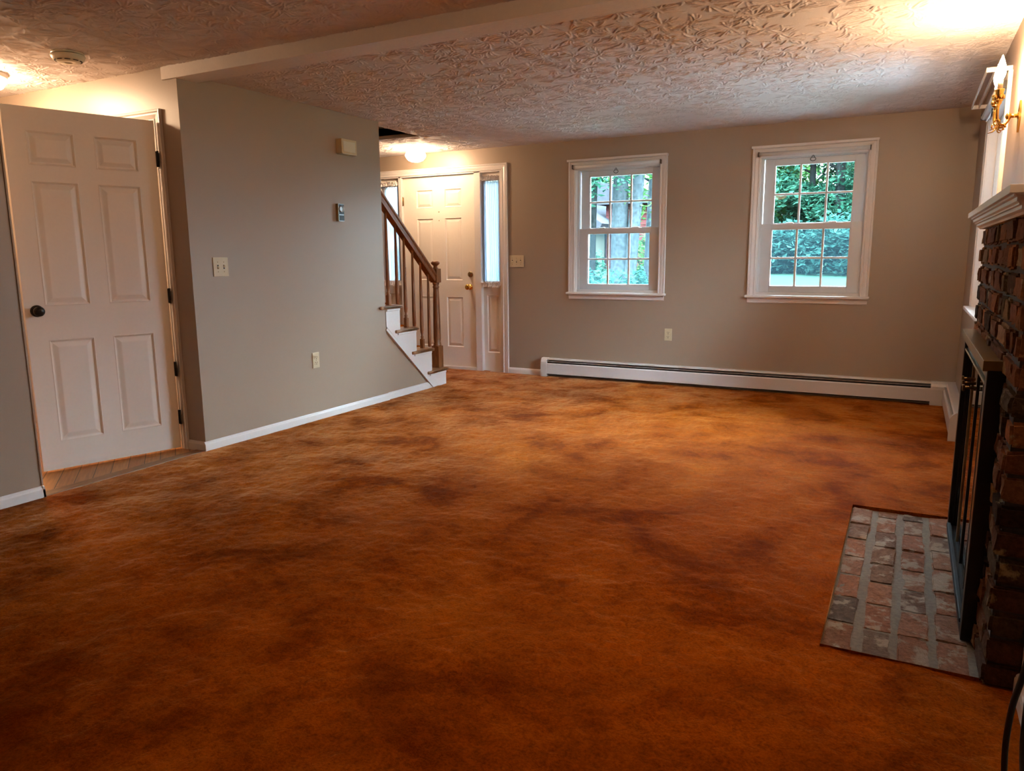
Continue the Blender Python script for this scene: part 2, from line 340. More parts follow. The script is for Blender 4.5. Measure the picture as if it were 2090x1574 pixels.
def paneled(mb, fn, a0, a1, z0, z1, panels, thick, both=True):
    """door leaf with raised panels; fn(a, d, z): d = depth behind the face"""
    xs = sorted({a0, a1, *[p[0] for p in panels], *[p[1] for p in panels]}); zs = sorted({z0, z1, *[p[2] for p in panels], *[p[3] for p in panels]})
    def face(sgn):
        g = (lambda a, d, z: fn(a, d, z)) if sgn > 0 else (lambda a, d, z: fn(a, thick - d, z))
        for i in range(len(xs)-1):
            for j in range(len(zs)-1):
                c_ = ((xs[i]+xs[i+1])/2, (zs[j]+zs[j+1])/2)
                if any(p[0] < c_[0] < p[1] and p[2] < c_[1] < p[3] for p in panels): continue
                mb.add([g(xs[i], 0, zs[j]), g(xs[i+1], 0, zs[j]), g(xs[i+1], 0, zs[j+1]), g(xs[i], 0, zs[j+1])], [(0, 1, 2, 3)])
        for p in panels:
            rings = [(0, 0), (.004, -.0015), (.010, .004), (.014, .009), (.020, .009), (.042, .0025), (.046, .002)]
            vs_ = []
            for ins, d in rings:
                vs_ += [g(p[0]+ins, d, p[2]+ins), g(p[1]-ins, d, p[2]+ins), g(p[1]-ins, d, p[3]-ins), g(p[0]+ins, d, p[3]-ins)]
            fs = [[r_*4+k, r_*4+(k+1) % 4, (r_+1)*4+(k+1) % 4, (r_+1)*4+k] for r_ in range(len(rings)-1) for k in range(4)]
            k = (len(rings)-1)*4; fs.append([k, k+1, k+2, k+3]); mb.add(vs_, fs)
    face(1)
    if both: face(-1)
    else: mb.add([fn(a0, thick, z0), fn(a1, thick, z0), fn(a1, thick, z1), fn(a0, thick, z1)], [(0, 1, 2, 3)])
    for A, B in (((a0, z0), (a1, z0)), ((a1, z0), (a1, z1)), ((a1, z1), (a0, z1)), ((a0, z1), (a0, z0))):
        mb.add([fn(A[0], 0, A[1]), fn(B[0], 0, B[1]), fn(B[0], thick, B[1]), fn(A[0], thick, A[1])], [(0, 1, 2, 3)])
    return mb

BACK = lambda x0: (lambda u, p, z: (x0 + u, -p, z))            # p = proud of the back wall into the room
RIGHT = lambda y0: (lambda u, p, z: (XR - p, y0 + u, z))

# ------------------------------------------------------------------ room shell
W1, W2, WW = 1.393, 3.102, 0.967            # window centres on the back wall, casing width
W3, W3W = -1.57, 1.20                       # window in the right wall
DL, DR = -1.073, -0.162                     # front door leaf
def win_hole(c, ww): a = ww/2 - .065; return (c - a, c + a, .845, 2.034)
mb = MB(); wall_with_holes(mb, lambda a, t, z: (a, t, z), -2.1, XR + .15, -.3, 2.6,
    [win_hole(W1, WW), win_hole(W2, WW), (-1.405, .171, -.05, 2.062)], 0.0, .14)
struct(mb.build('wall_back', M['wall']), 'greige painted back wall with the two double-hung windows and front door', 'wall')
mb = MB(); wall_with_holes(mb, lambda a, t, z: (XR + t, a, z), YR, 0.0, -.3, 2.6, [win_hole(W3, W3W)], 0.0, .14)
struct(mb.build('wall_right', M['wall']), 'greige painted right wall behind the fireplace and brass sconce', 'wall')
mb = MB(); mb.box((-T, YC, -.05), (0, YE, H + .05)); mb.prism([(YE, -.05), (-1.03, -.05), (-1.03, .0), (YE, .66)], lambda a, b_, t: (t, a, b_), -T, -.014)
struct(mb.build('wall_left', M['wall']), 'greige painted left wall carrying the chime box and thermostat', 'wall')
mb = MB(); mb.box((-T, YR, -.05), (0, YO, HN + .1))
struct(mb.build('wall_front_left', M['wall']), 'shadowed greige wall at the left edge before the hall opening', 'wall')
mb = MB(); wall_with_holes(mb, lambda a, t, z: (a, YC + t, z), -2.4, -T, -.05, HN + .1, [(-1.0, -.215, -.05, 2.03)], 0.0, .12)
struct(mb.build('wall_hall', M['wall']), 'cream lit hall wall around the white panel door', 'wall')
mb = MB(); mb.box((-2.5, YO - .12, -.05), (-T, YO, HN + .1)); mb.box((-2.5, YO, -.05), (-2.4, YC, HN + .1))
struct(mb.build('wall_hall_end', M['wall']), 'greige hall end wall out of sight behind the white panel door', 'wall')
mb = MB(); mb.box((-.2, YR - .12, -.05), (XR + .2, YR, HN + .1))
struct(mb.build('wall_rear', M['wall']), 'greige rear wall behind the viewer', 'wall')
mb = MB(); mb.box((-2.1, YC + .12, -.05), (-1.98, 0, 2.6)); mb.box((-1.12, YC + .12, -.05), (-1.03, -.9, 2.6)); mb.box((-2.1, YC + .12, -.05), (-T, YC + .24, 2.6))
struct(mb.build('wall_foyer', M['wall']), 'foyer wall beyond the staircase', 'wall')
mb = MB(); mb.box((-T - .04, YO - .0, .06), (0.006, YO + .010, HN), .003)
struct(mb.build('trim_1', M['wall']), 'corner bead on the end of the wall beside the hall opening', 'trim')

# relief sheets: real height fields for the stomped ceilings and the carpet pile
def sheet(name, m, rects, hfun, z, sgn, extra=None):
    """rects: (x0, x1, y0, y1, step); height hfun(X, Y) is added along sgn*z; the sheets share one mesh"""
    V, F, off = [], [], 0
    for x0, x1, y0, y1, st in rects:
        nx, ny = max(1, int(round((x1-x0)/st))), max(1, int(round((y1-y0)/st)))
        X, Y = np.meshgrid(np.linspace(x0, x1, nx+1), np.linspace(y0, y1, ny+1))
        Z = z + sgn*hfun(X, Y)
        V.append(np.stack([X.ravel(), Y.ravel(), Z.ravel()], 1))
        a = (np.arange(ny)[:, None]*(nx+1) + np.arange(nx)[None, :]).ravel() + off
        q = np.stack([a, a+1, a+nx+2, a+nx+1], 1)
        F.append(q if sgn > 0 else q[:, ::-1]); off += (nx+1)*(ny+1)
    nq = sum(len(f) for f in F)
    if extra:
        for vs_, fs in extra:
            V.append(np.array(vs_, dtype=float)); F.append(np.array(fs) + off); off += len(vs_)
    V = np.concatenate(V); F = np.concatenate(F)
    me = bpy.data.meshes.new(name); me.vertices.add(len(V)); me.vertices.foreach_set('co', V.astype(np.float32).ravel())
    me.loops.add(F.size); me.loops.foreach_set('vertex_index', F.astype(np.int32).ravel())
    me.polygons.add(len(F)); me.polygons.foreach_set('loop_start', np.arange(0, F.size, 4, dtype=np.int32))
    me.polygons.foreach_set('use_smooth', np.array([k < nq for k in range(len(F))], dtype=bool))
    me.update(calc_edges=True); me.validate(); me.materials.append(m)
    o = bpy.data.objects.new(name, me); COL.objects.link(o); return o
def box_quads(x0, x1, y0, y1, z0, z1):
    v = [(x0,y0,z0),(x1,y0,z0),(x1,y1,z0),(x0,y1,z0),(x0,y0,z1),(x1,y0,z1),(x1,y1,z1),(x0,y1,z1)]
    return v, [(4,5,6,7),(0,1,5,4),(1,2,6,5),(2,3,7,6),(3,0,4,7),(0,3,2,1)]
def stomps(x0, x1, y0, y1, seed, pitch=.150):
    """crow's-foot brush stomps: fans of short raised strokes round scattered centres"""
    r_ = np.random.RandomState(seed); out = []
    yy = y0
    while yy < y1:
        xx = x0
        while xx < x1:
            if r_.rand() > .06:
                n = r_.randint(34, 50); th = np.sort(r_.rand(n)*2*np.pi*.35 + np.arange(n)*2*np.pi/n)
                keep = r_.rand(n) > .22
                out.append((xx + r_.uniform(-.06, .06), yy + r_.uniform(-.06, .06), th[keep], r_.uniform(.012, .045, keep.sum()), r_.uniform(.060, .145, keep.sum()),
                            r_.uniform(.5, 1.25, keep.sum()), r_.uniform(-5, 5), r_.uniform(.0022, .0034)))
            xx += pitch
        yy += pitch
    return out
def stomp_height(st):
    def f(X, Y):
        Hh = np.zeros_like(X); xs, ys = X[0], Y[:, 0]
        for cx_, cy_, th, ra, rb, am, bend, wd in st:
            i0, i1 = np.searchsorted(xs, cx_-.15), np.searchsorted(xs, cx_+.15); j0, j1 = np.searchsorted(ys, cy_-.15), np.searchsorted(ys, cy_+.15)
            if i1 <= i0 or j1 <= j0: continue
            dx, dy = X[j0:j1, i0:i1]-cx_, Y[j0:j1, i0:i1]-cy_; r = np.hypot(dx, dy)+1e-6; t = np.arctan2(dy, dx) + bend*r
            loc = np.zeros_like(r)
            for k in range(len(th)):
                d = (t - th[k] + np.pi) % (2*np.pi) - np.pi
                lat = r*d; e = np.clip((r-ra[k])/.012, 0, 1)*np.clip((rb[k]-r)/.018, 0, 1)
                loc = np.maximum(loc, am[k]*e*np.exp(-(lat/wd)**2)*(np.abs(d) < .8))
            Hh[j0:j1, i0:i1] = np.maximum(Hh[j0:j1, i0:i1], loc)
        edge = np.minimum(1, np.abs(Y)/.05 + .0)          # a smooth trowelled band along the back wall
        return .0044*Hh*np.clip(edge, 0, 1)
    return f
CST = .0046
sheet_c = sheet('ceiling', M['ceil'], [(-T, XR + .02, -3.53, .02, CST), (-2.1, -T, -.997, .02, CST), (-2.1, -1.03, -3.53, -.997, .06)],
      stomp_height(stomps(-2.2, XR + .1, -3.6, .1, 4)), H, -1, [box_quads(-T, XR + .02, -3.53, .02, H + .03, H + .10), box_quads(-2.1, -T, -.997, .02, H + .03, H + .10), box_quads(-2.1, -1.03, -3.53, -.997, H + .03, H + .10)])
struct(sheet_c, 'pale ceiling with stomped crow-foot plaster texture over the windows', 'ceiling')
sheet_h = sheet('ceiling_hall', M['ceil'], [(-1.6, 3.6, -5.3, YC, CST), (-2.5, -1.6, -5.3, YC, .08), (3.6, XR + .02, -5.3, YC, .08), (-2.5, XR + .02, YR - .05, -5.3, .08)],
      stomp_height(stomps(-1.7, 3.7, -5.4, YC + .1, 9)), HN, -1, [box_quads(-2.5, XR + .02, YR - .05, YC, HN + .03, HN + .10)])
struct(sheet_h, 'stomped plaster ceiling with smoke detector nearer the viewer', 'ceiling')
mb = MB(); mb.box((-.113, YC - .014, HB), (XR, YC + .145, HN + .05), .002)
struct(mb.build('trim_2', M['beam']), 'shallow white plaster beam crossing the ceiling', 'beam')
mb = MB()
for a, b_ in (((-1.1, -.997, H), (-T + .1, -.9, 4.2)), ((-1.1, -3.6, H), (-1.03, -.95, 4.2)), ((-T, -3.6, H + .02), (-T + .06, -.95, 4.2)), ((-1.1, -3.6, H), (-T + .1, -3.4, 4.2)), ((-1.2, -3.7, 4.2), (0, -.8, 4.3))):
    mb.box(a, b_)
struct(mb.build('wall_stairwell', M['shaft']), 'dim stairwell opening in the ceiling above the stairs', 'wall')

# floor: carpet with a cut-out for the hearth
HX0, HY0, HY1 = 3.716, -4.452, -2.975
BX, BY0, BY1 = 4.142, -4.474, -2.945
def vnoise(X, Y, sc, seed):
    r_ = np.random.RandomState(seed); G = r_.rand(257, 257); G[256] = G[0]; G[:, 256] = G[:, 0]
    x, y = X*sc + 1000.3, Y*sc + 1000.7; xi, yi = np.floor(x).astype(int), np.floor(y).astype(int); fx, fy = x-xi, y-yi
    fx, fy = fx*fx*(3-2*fx), fy*fy*(3-2*fy); xi %= 256; yi %= 256
    return (G[yi, xi]*(1-fx) + G[yi, xi+1]*fx)*(1-fy) + (G[yi+1, xi]*(1-fx) + G[yi+1, xi+1]*fx)*fy - .5
def pile(X, Y):
    wx, wy = X + .03*vnoise(X, Y, 7, 5), Y + .03*vnoise(X, Y, 7, 6)
    h = .010*vnoise(X, Y, 2.3, 1) + .008*vnoise(wx, wy, 7.0, 2) + .0055*vnoise(wx*.8 + wy*.3, wy, 21, 3) + .0045*vnoise(X, Y, 60, 4)
    d = np.minimum(np.abs(X - 0.0) + (Y > -1.1)*9, np.abs(Y)); d = np.minimum(d, np.minimum(np.abs(XR - X), 1))
    return h*np.clip(d/.10, .25, 1) - .002
FST = .0115; lips = []
def lip(p, q):
    lips.append(([(*p, .004), (*q, .004), (*q, -.03), (*p, -.03)], [(0, 1, 2, 3)]))
lip((HX0, HY0), (HX0, HY1)); lip((HX0, HY0), (XR, HY0)); lip((HX0, HY1), (XR, HY1))
lips.append(box_quads(-2.1, XR, YR, 0.0, -.06, -.035))
carpet = sheet('floor', M['carpet'], [(0.0, HX0, -6.6, 0.0, FST), (HX0, XR, -6.6, HY0, FST), (HX0, XR, HY1, 0.0, FST), (-2.0, 0.0, -1.02, 0.04, .02), (0.0, XR, YR, -6.6, .06)], pile, 0.0, 1, lips)
struct(carpet, 'worn orange rust plush carpet covering the living room floor', 'carpet')
mb = MB(); mb.box((-2.5, YO, -.03), (-.075, YC + .12, -.004)); mb.box((-1.98, YC+.24, -.03), (-1.12, -1.0, -.004))
struct(mb.build('floor_hall', M['planks']), 'warm wood plank floor in the hall doorway', 'floor')
mb = MB(); mb.box((-.078, YO, -.03), (.004, YC + .002, .002), .003)
struct(mb.build('trim_3', M['threshold']), 'worn wood threshold strip between carpet and hall planks', 'trim')

# baseboards
BB = [(0, -.02), (.013, -.02), (.013, .040), (.010, .047), (.010, .050), (.005, .056), (0, .058)]
def bb(name, label, segs):
    mb = MB()
    for fn, a0, a1 in segs: mb.prism(BB, fn, a0, a1)
    struct(mb.build(name, M['trim']), label, 'baseboard')
bb('baseboard_left', 'white baseboard along the left wall below the thermostat', [(lambda p, z, t: (p, t, z), YC - .013, YE), (lambda p, z, t: (p - .012, t, z), YE, -1.085), (lambda p, z, t: (t, YC - p, z), -.15, .0)])
bb('baseboard_front_left', 'white baseboard under the shadowed wall at the left edge', [(lambda p, z, t: (p, t, z), YR, YO + .012), (lambda p, z, t: (t, YO + p, z), -T, .013)])
bb('baseboard_back', 'short white baseboard between front door and heater', [(lambda p, z, t: (t, -p, z), .236, .64)])
bb('baseboard_right', 'white baseboard beside the near end of the fireplace', [(lambda p, z, t: (XR - .028 - p, t, z), YR, BY0 - .004)])
mb = MB(); mb.box((XR - .028, -5.05, 0.0), (XR, BY0 - .004, 1.30), .003)
struct(mb.build('trim_4', M['trim']), 'white panelled wall board at the near end of the brick', 'trim')

# ------------------------------------------------------------------ windows
def window(name, c, ww, wallfn, label):
    """wallfn(u, p, z) - p > 0 into the room, p < 0 outward"""
    o0 = wallfn(0, 0, .85)
    R_ = empty(name, o0, label, 'window', kind='structure')
    a = ww/2; b_ = a - .070; h = a - .065
    fn = wallfn
    def fb(mb, u0, u1, p0, p1, z0, z1, bev=0.0):
        P, Q = fn(u0, p0, z0), fn(u1, p1, z1); mb.box(P, Q, bev)
    mb = MB(); casing(mb, fn, -h, h, .85, 2.034, CAS); mb.build('casing', M['trim'], R_)
    mb = MB(); fb(mb, -h, -b_, 0.004, -.135, .85, 2.03); fb(mb, b_, h, .004, -.135, .85, 2.03); fb(mb, -h, h, .004, -.135, 2.026, 2.034); fb(mb, -h, h, -.03, -.14, .845, .875); mb.build('jamb', M['trim'], R_)
    mb = MB(); fb(mb, -a-.012, a+.012, .052, -.05, .830, .852, .006); mb.build('stool', M['trim'], R_)
    mb = MB(); mb.prism([(0, .785), (.008, .785), (.012, .792), (.012, .805), (.016, .812), (.016, .831), (0, .831)], lambda p, z, t: fn(t, p, z), -a+.005, a-.005); mb.build('apron', M['trim'], R_)
    s = b_ - .018
    mb = MB()
    for sg in (-1, 1):
        fb(mb, sg*s, sg*b_, -.045, -.06, .875, 2.0); fb(mb, sg*(s+.006), sg*b_, -.06, -.135, .875, 2.0); fb(mb, sg*(s-.006), sg*b_, -.094, -.099, .875, 1.43)
    fb(mb, -b_, b_, -.045, -.135, 2.0, 2.027); mb.build('frame', M['vinyl'], R_)
    g = s - .080
    for k, (p0, p1, zb, zt, gb, gt) in enumerate(((-.056, -.092, .876, 1.460, .922, 1.415), (-.098, -.130, 1.415, 2.0, 1.460, 1.955))):
        mb = MB(); pm = (p0+p1)/2
        fb(mb, -s, -g, p0, p1, zb, zt, .002); fb(mb, g, s, p0, p1, zb, zt, .002); fb(mb, -g, g, p0, p1, zb, gb, .002); fb(mb, -g, g, p0, p1, gt, zt, .002)
        for (u0, u1, z0, z1) in ((-g, -g+.008, gb, gt), (g-.008, g, gb, gt), (-g, g, gb, gb+.008), (-g, g, gt-.008, gt)): fb(mb, u0, u1, p0-.006, p1+.004, z0, z1)
        S = mb.build('sash', M['vinyl'], R_)
        mb = MB(); ncol = 3 if ww < 1.1 else 4
        for q in range(1, ncol): uu = -g + 2*g*q/ncol; fb(mb, uu-.0085, uu+.0085, pm+.008, pm-.008, gb, gt, .003)
        zz = (gb+gt)/2; fb(mb, -g, g, pm+.007, pm-.007, zz-.0085, zz+.0085, .003)
        mb.build('muntin', M['vinyl'], S)
        mb = MB(); fb(mb, -g-.004, g+.004, pm-.0015, pm+.0015, gb-.004, gt+.004); mb.build('pane', M['glass'], S)
        if k == 0:
            for uu in (-.17, .17):
                mb = MB(); fb(mb, uu-.03, uu+.03, p0-.008, p1+.004, zt-.001, zt+.010, .004); mb.build('sash_lock', M['vinyl'], S)
    mb = MB(); mb.add([fn(-b_, -.136, .875), fn(b_, -.136, .875), fn(b_, -.136, 1.43), fn(-b_, -.136, 1.43)], [(0, 1, 2, 3)]); mb.build('insect_screen', M['screen'], R_)
    return R_
window('window_1', W1, WW, BACK(W1), 'white double-hung window nearer the front door, tree trunks outside')
window('window_2', W2, WW, BACK(W2), 'white double-hung window toward the right corner, green lawn outside')
window('window_3', W3, W3W, RIGHT(W3), 'white window in the right wall beyond the fireplace, seen edge-on')

# roller shades and rods
def shade(fn, half, label, zt=2.033):
    R_ = empty('roller_shade', fn(0, .02, zt), label, 'shade', 'rolled-up shades at the window heads')
    mb = MB(); mb.tube([fn(-half, .040, zt), fn(half, .040, zt)], .0165, 14); mb.build('roller', M['vinyl'], R_)
    mb = MB(); mb.box(fn(-half+.015, .022, zt-.032), fn(half-.015, .030, zt+.006), .002); mb.build('hem_bar', M['vinyl'], R_)
    for sg in (-1, 1):
        mb = MB(); mb.box(fn(sg*(half+.001), .0135, zt-.019), fn(sg*(half+.006), .058, zt+.019), .001); mb.build('bracket', M['black'], R_)
    mb = MB(); cz_ = zt - .062
    ring = [fn(.002 + .021*math.sin(g), .034, cz_ + .015*math.cos(g)) for g in [2*math.pi*i/20 for i in range(21)]]
    mb.tube(ring, .0028, 8, False); mb.tube([fn(-.008, .034, cz_+.014), fn(-.006, .034, cz_+.027), fn(.010, .034, cz_+.027), fn(.012, .034, cz_+.014)], .0026, 8); mb.tube([fn(.002, .034, zt-.030), fn(.002, .034, cz_+.026)], .0035, 8); mb.build('ring_pull', M['black'], R_)
    return R_
shade(BACK(W1), .425, 'rolled white window shade on the window nearer the front door')
shade(BACK(W2), .425, 'rolled white window shade on the window with the lawn view')
shade(RIGHT(W3), .53, 'rolled white shade on the right-wall window behind the sconce', 2.045)
def flat_rod(fn, half, label):
    R_ = empty('curtain_rod', fn(0, .02, 2.092), label, 'curtain rod', 'flat white rods over the windows')
    mb = MB(); mb.box(fn(-half, .046, 2.083), fn(half, .050, 2.103), .002); mb.build('rod', M['trim'], R_)
    for sg in (-1, 1):
        mb = MB(); mb.box(fn(sg*half, .0, 2.083), fn(sg*(half-.004), .05, 2.103), .002); mb.build('rod_return', M['trim'], R_)
flat_rod(BACK(W1), .489, 'flat white curtain rod above the window nearer the front door')
flat_rod(BACK(W2), .489, 'flat white curtain rod above the window with the lawn view')
f3 = RIGHT(W3)
R_ = empty('curtain_rod', f3(0, .02, 2.115), 'white double curtain rod on returns above the right-wall window', 'curtain rod')
for pr_, hf in ((.110, .565), (.072, .55)):
    mb = MB(); mb.box(f3(-hf, pr_-.003, 2.104), f3(hf, pr_+.003, 2.128), .002); mb.build('rod', M['trim'], R_)
for sg in (-1, 1):
    mb = MB(); mb.box(f3(sg*.565, 0.0, 2.104), f3(sg*.560, .112, 2.128), .002); mb.build('rod_return', M['trim'], R_)

# ------------------------------------------------------------------ front door, sidelights
fd = lambda a, d, z: (a, .030 + d, z)
D1 = empty('door_1', ((DL+DR)/2, 0, 0), 'cream six-panel front door with brass knob between two curtained sidelights', 'door', kind='structure')
pan = []
for x0, x1 in ((-.905, -.690), (-.545, -.330)):
    pan += [(x0, x1, 1.717, 1.911), (x0, x1, .950, 1.612), (x0, x1, .233, .781)]
mb = MB(); paneled(mb, fd, DL, DR, .028, 2.047, pan, .044); leaf = mb.build('door_leaf', M['door'], D1)
mb = MB(); mb.lathe([(.031, 0), (.031, -.004), (.026, -.010), (.012, -.014), (.011, -.035), (.020, -.040), (.028, -.050), (.029, -.060), (.024, -.068), (.008, -.071)], (-.243, .030, .885), 'y', 20); mb.build('knob', M['brass'], leaf)
mb = MB(); mb.lathe([(.030, 0), (.029, -.010), (.022, -.013), (.010, -.014)], (-.236, .030, 1.018), 'y', 20); mb.box((-.242, .030, 1.003), (-.230, -.004, 1.033), .003); mb.build('deadbolt', M['oldbrass'], leaf)
for z in (1.80, 1.05, .28):
    mb = MB(); mb.box((DL-.012, .018, z-.045), (DL+.006, .032, z+.045), .003); mb.tube([(DL-.004, .016, z-.05), (DL-.004, .016, z+.05)], .005, 8); mb.build('hinge', M['oldbrass'], D1)
mb = MB(); mb.lathe([(.006, 0), (.006, -.003), (.003, -.004)], (-.615, .030, 1.675), 'y', 12); mb.lathe([(.005, 0), (.005, -.003), (.003, -.004)], (-.615, .030, 1.585), 'y', 12); mb.build('peephole', M['oldbrass'], leaf)
mb = MB(); casing(mb, lambda u, p, z: (u, -p, z), -1.405, .171, -.02, 2.062, CAS); mb.build('casing', M['trim'], D1)
mb = MB()
for x0, x1 in ((-1.113, DL-.003), (DR+.003, -.085)): mb.box((x0, -.004, -.02), (x1, .13, 2.062), .003)
mb.box((-1.405, -.004, 2.050), (.171, .13, 2.062)); mb.box((-1.405, 0.0, -.02), (-1.375, .13, 2.06)); mb.box((.141, .0, -.02), (.171, .13, 2.06))
mb.build('mullion', M['trim'], D1)
mb = MB(); mb.box((DL, .0, -.02), (DR, .10, .026), .004); mb.build('threshold', M['trim'], D1)
for nm, x0, x1, lab in (('window_4', -.085, .141, 'narrow sidelight right of the front door above a raised panel'), ('window_5', -1.375, -1.113, 'narrow sidelight left of the front door behind the stair railing')):
    S = empty(nm, ((x0+x1)/2, .04, 0), lab, 'window', kind='structure')
    xm = (x0+x1)/2; pw = .077; gw = .078
    mb = MB(); paneled(mb, lambda a, d, z: (a, .045 + d, z), x0, x1, -.03, .86, [(xm-pw, xm+pw, .19, .805)], .04, False); mb.build('lower_panel', M['door'], S)
    mb = MB(); wall_with_holes(mb, lambda a, t, z: (a, .045 + t, z), x0, x1, .86, 2.05, [(xm-gw, xm+gw, .955, 1.965)], 0.0, .04); mb.build('frame', M['door'], S)
    mb = MB(); mb.box((xm-gw, .064, .955), (xm+gw, .068, 1.965)); mb.build('pane', M['glass'], S)
# scuffed corner piece is left to the paint; sidelight curtains with gathered ruffles
for x0, x1, lab in ((-.080, .137, 'gathered white sheer curtain on the sidelight right of the door'), (-1.370, -1.118, 'gathered white sheer curtain on the sidelight behind the railing')):
    K = empty('sidelight_curtain', ((x0+x1)/2, .03, .9), lab, 'curtain', 'sheer curtains on the sidelights')
    def sheet(zb, zt, amp, nf, ph, y0, flare):
        mb = MB(); nx, nz = 120, 16; vs_ = []
        for j in range(nz+1):
            t = j/nz; z = zb + (zt-zb)*t
            for i in range(nx+1):
                s_ = i/nx; x = x0 + (x1-x0)*s_
                a_ = amp*(1 + flare*abs(2*t-1)**3)
                y = y0 - a_*(.5+.5*math.sin(2*math.pi*nf*s_ + ph + .8*math.sin(7*s_+3*t))) - .3*a_*math.sin(2*math.pi*nf*2.3*s_+1)
                vs_.append((x, y, z + .006*math.sin(nf*5*s_)*(1 if j in (0, nz) else 0)))
        mb.add(vs_, [[j*(nx+1)+i, j*(nx+1)+i+1, (j+1)*(nx+1)+i+1, (j+1)*(nx+1)+i] for j in range(nz) for i in range(nx)], True); return mb
    sheet(.948, 1.960, .012, 9, 0, .036, 0).build('panel', M['sheer'], K)
    sheet(1.972, 2.012, .026, 9, 1, .026, .5).build('ruffle', M['ruffle'], K)
    sheet(.892, .940, .028, 8, 2, .026, .8).build('ruffle', M['ruffle'], K)
    for z in (1.966, .944):
        mb = MB(); mb.tube([(x0, .032, z), (x1, .032, z)], .005, 8); mb.build('rod', M['trim'], K)

# ------------------------------------------------------------------ hall door (ajar)
hx, hy = -.185, -3.69; ex, ey = -.415, -4.43
ang = math.atan2(ey-hy, ex-hx)
D2 = empty('door_2', (hx, hy, 0), 'white six-panel interior door standing ajar in the hall opening', 'door', kind='structure', rz=ang)
ld = lambda a, d, z: (a, .0 - d, z)         # local: x along the leaf, face toward the room at +y, thickness to -y
pan = []
for x0, x1 in ((.107, .340), (.440, .675)): pan += [(x0, x1, 1.715, 1.900), (x0, x1, .950, 1.633), (x0, x1, .172, .760)]
mb = MB(); paneled(mb, ld, .003, .775, .012, 2.020, pan, .035); leaf = mb.build('door_leaf', M['door'], D2); ORG[leaf.name] = Vector()
mb = MB(); mb.lathe([(.033, 0), (.033, .005), (.027, .010), (.013, .013), (.012, .032), (.022, .037), (.028, .047), (.028, .055), (.022, .063), (.006, .065)], (.716, .0, .926), 'y', 24); mb.build('knob', M['black'], leaf)
for z in (1.80, .98, .52, .21):
    mb = MB(); mb.box((-.012, -.03, z-.045), (.004, .004, z+.045), .002); mb.tube([(-.006, .006, z-.047), (-.006, .006, z+.047)], .006, 8); mb.build('hinge', M['black'], D2)
F2 = empty('trim_5', (-.6, YC, 0), 'white moulded casing and orange wood jamb around the hall door', 'door casing', kind='structure')
mb = MB(); casing(mb, lambda u, p, z: (u, YC - p, z), -1.0, -.217, -.02, 2.026, CAS); mb.build('casing', M['trim'], F2)
mb = MB(); mb.box((-.229, YC, -.01), (-.215, YC+.12, 2.03)); mb.box((-1.0, YC, -.01), (-.986, YC+.12, 2.03)); mb.box((-1.0, YC, 2.016), (-.215, YC+.12, 2.03)); mb.build('jamb', M['jamb'], F2)

# ------------------------------------------------------------------ staircase
ST = empty('staircase', (-.5, -.85, 0), 'white staircase with wood treads and orange runner rising behind left wall', 'stairs')
RUN, RISE, NS = .235, .213, 9
tz = lambda k: .160 + RISE*(k-1)             # tread top
ny = lambda k: -.832 - RUN*(k-1)             # nosing
poly = [(-.857, -.01)]
for k in range(1, NS+1): poly += [(ny(k)-.025, tz(k)-.028), (ny(k)-.025-RUN, tz(k)-.028)]
poly = [p for p in poly if p[0] > YE] + [(YE + .002, tz(4)-.028), (YE + .002, .628), (-1.045, -.01)]
mb = MB(); mb.prism(poly, lambda a, b_, t: (t, a, b_), -.030, 0.004); mb.build('stringer', M['trim'], ST)
mb = MB(); dv = Vector((-1.745+1.045, .612)).normalized(); nv = Vector((-dv.y, dv.x))
p0, p1 = Vector((-1.045, -.005)), Vector((-1.752, .614))
pl = [p0, p1, p1 - nv*(-.022), p0 - nv*(-.022)]
mb.prism([(q.x, q.y) for q in pl], lambda a, b_, t: (t, a, b_), -.014, .011); mb.build('stringer_trim', M['trim'], ST)
for k in range(1, NS+1):
    x1 = .026 if k < 5 else -.136
    mb = MB(); mb.box((-1.02, ny(k)-.025, tz(k)-RISE-.03 if k > 1 else -.02), (-.002 if k < 5 else -.136, ny(k)-.045, tz(k)-.028)); mb.build('riser', M['trim'], ST)
    mb = MB(); mb.box((-1.02, ny(k), tz(k)-.028), (x1, ny(k)-RUN-.045, tz(k)), .011)
    if k < 5: mb.box((-.002, ny(k)-.02, tz(k)-.028), (x1, ny(k)-.338 if k < 4 else ny(k)-.30 , tz(k)), .011); 
    t_ = mb.build('tread', M['oak_tread'], ST)
    if k < 5:
        mb = MB(); mb.box((.004, ny(k)-.03, tz(k)-.046), (.014, ny(k)-.30 if k < 4 else -1.752, tz(k)-.028), .004); mb.build('cove_moulding', M['trim'], t_)
mb = MB(); pts = [(-.84, 0.0)]
for k in range(1, NS+1):
    pts += [(ny(k)-.010, tz(k)-.035), (ny(k)+.012, tz(k)-.028), (ny(k)+.010, tz(k)+.010), (ny(k)-.02, tz(k)+.016), (ny(k)-RUN-.008, tz(k)+.016)]
lo = [(a-.02, b_-.03) for a, b_ in pts]
n = len(pts); vs_ = [(-.90, a, b_) for a, b_ in pts] + [(-.145, a, b_) for a, b_ in pts] + [(-.90, a, b_) for a, b_ in lo] + [(-.145, a, b_) for a, b_ in lo]
fs = []
for i in range(n-1): fs += [(i, i+1, n+i+1, n+i), (2*n+i, 3*n+i, 3*n+i+1, 2*n+i+1), (n+i, n+i+1, 3*n+i+1, 3*n+i), (i, 2*n+i, 2*n+i+1, i+1)]
mb.add(vs_, fs); mb.build('stair_runner', M['carpet'], ST)

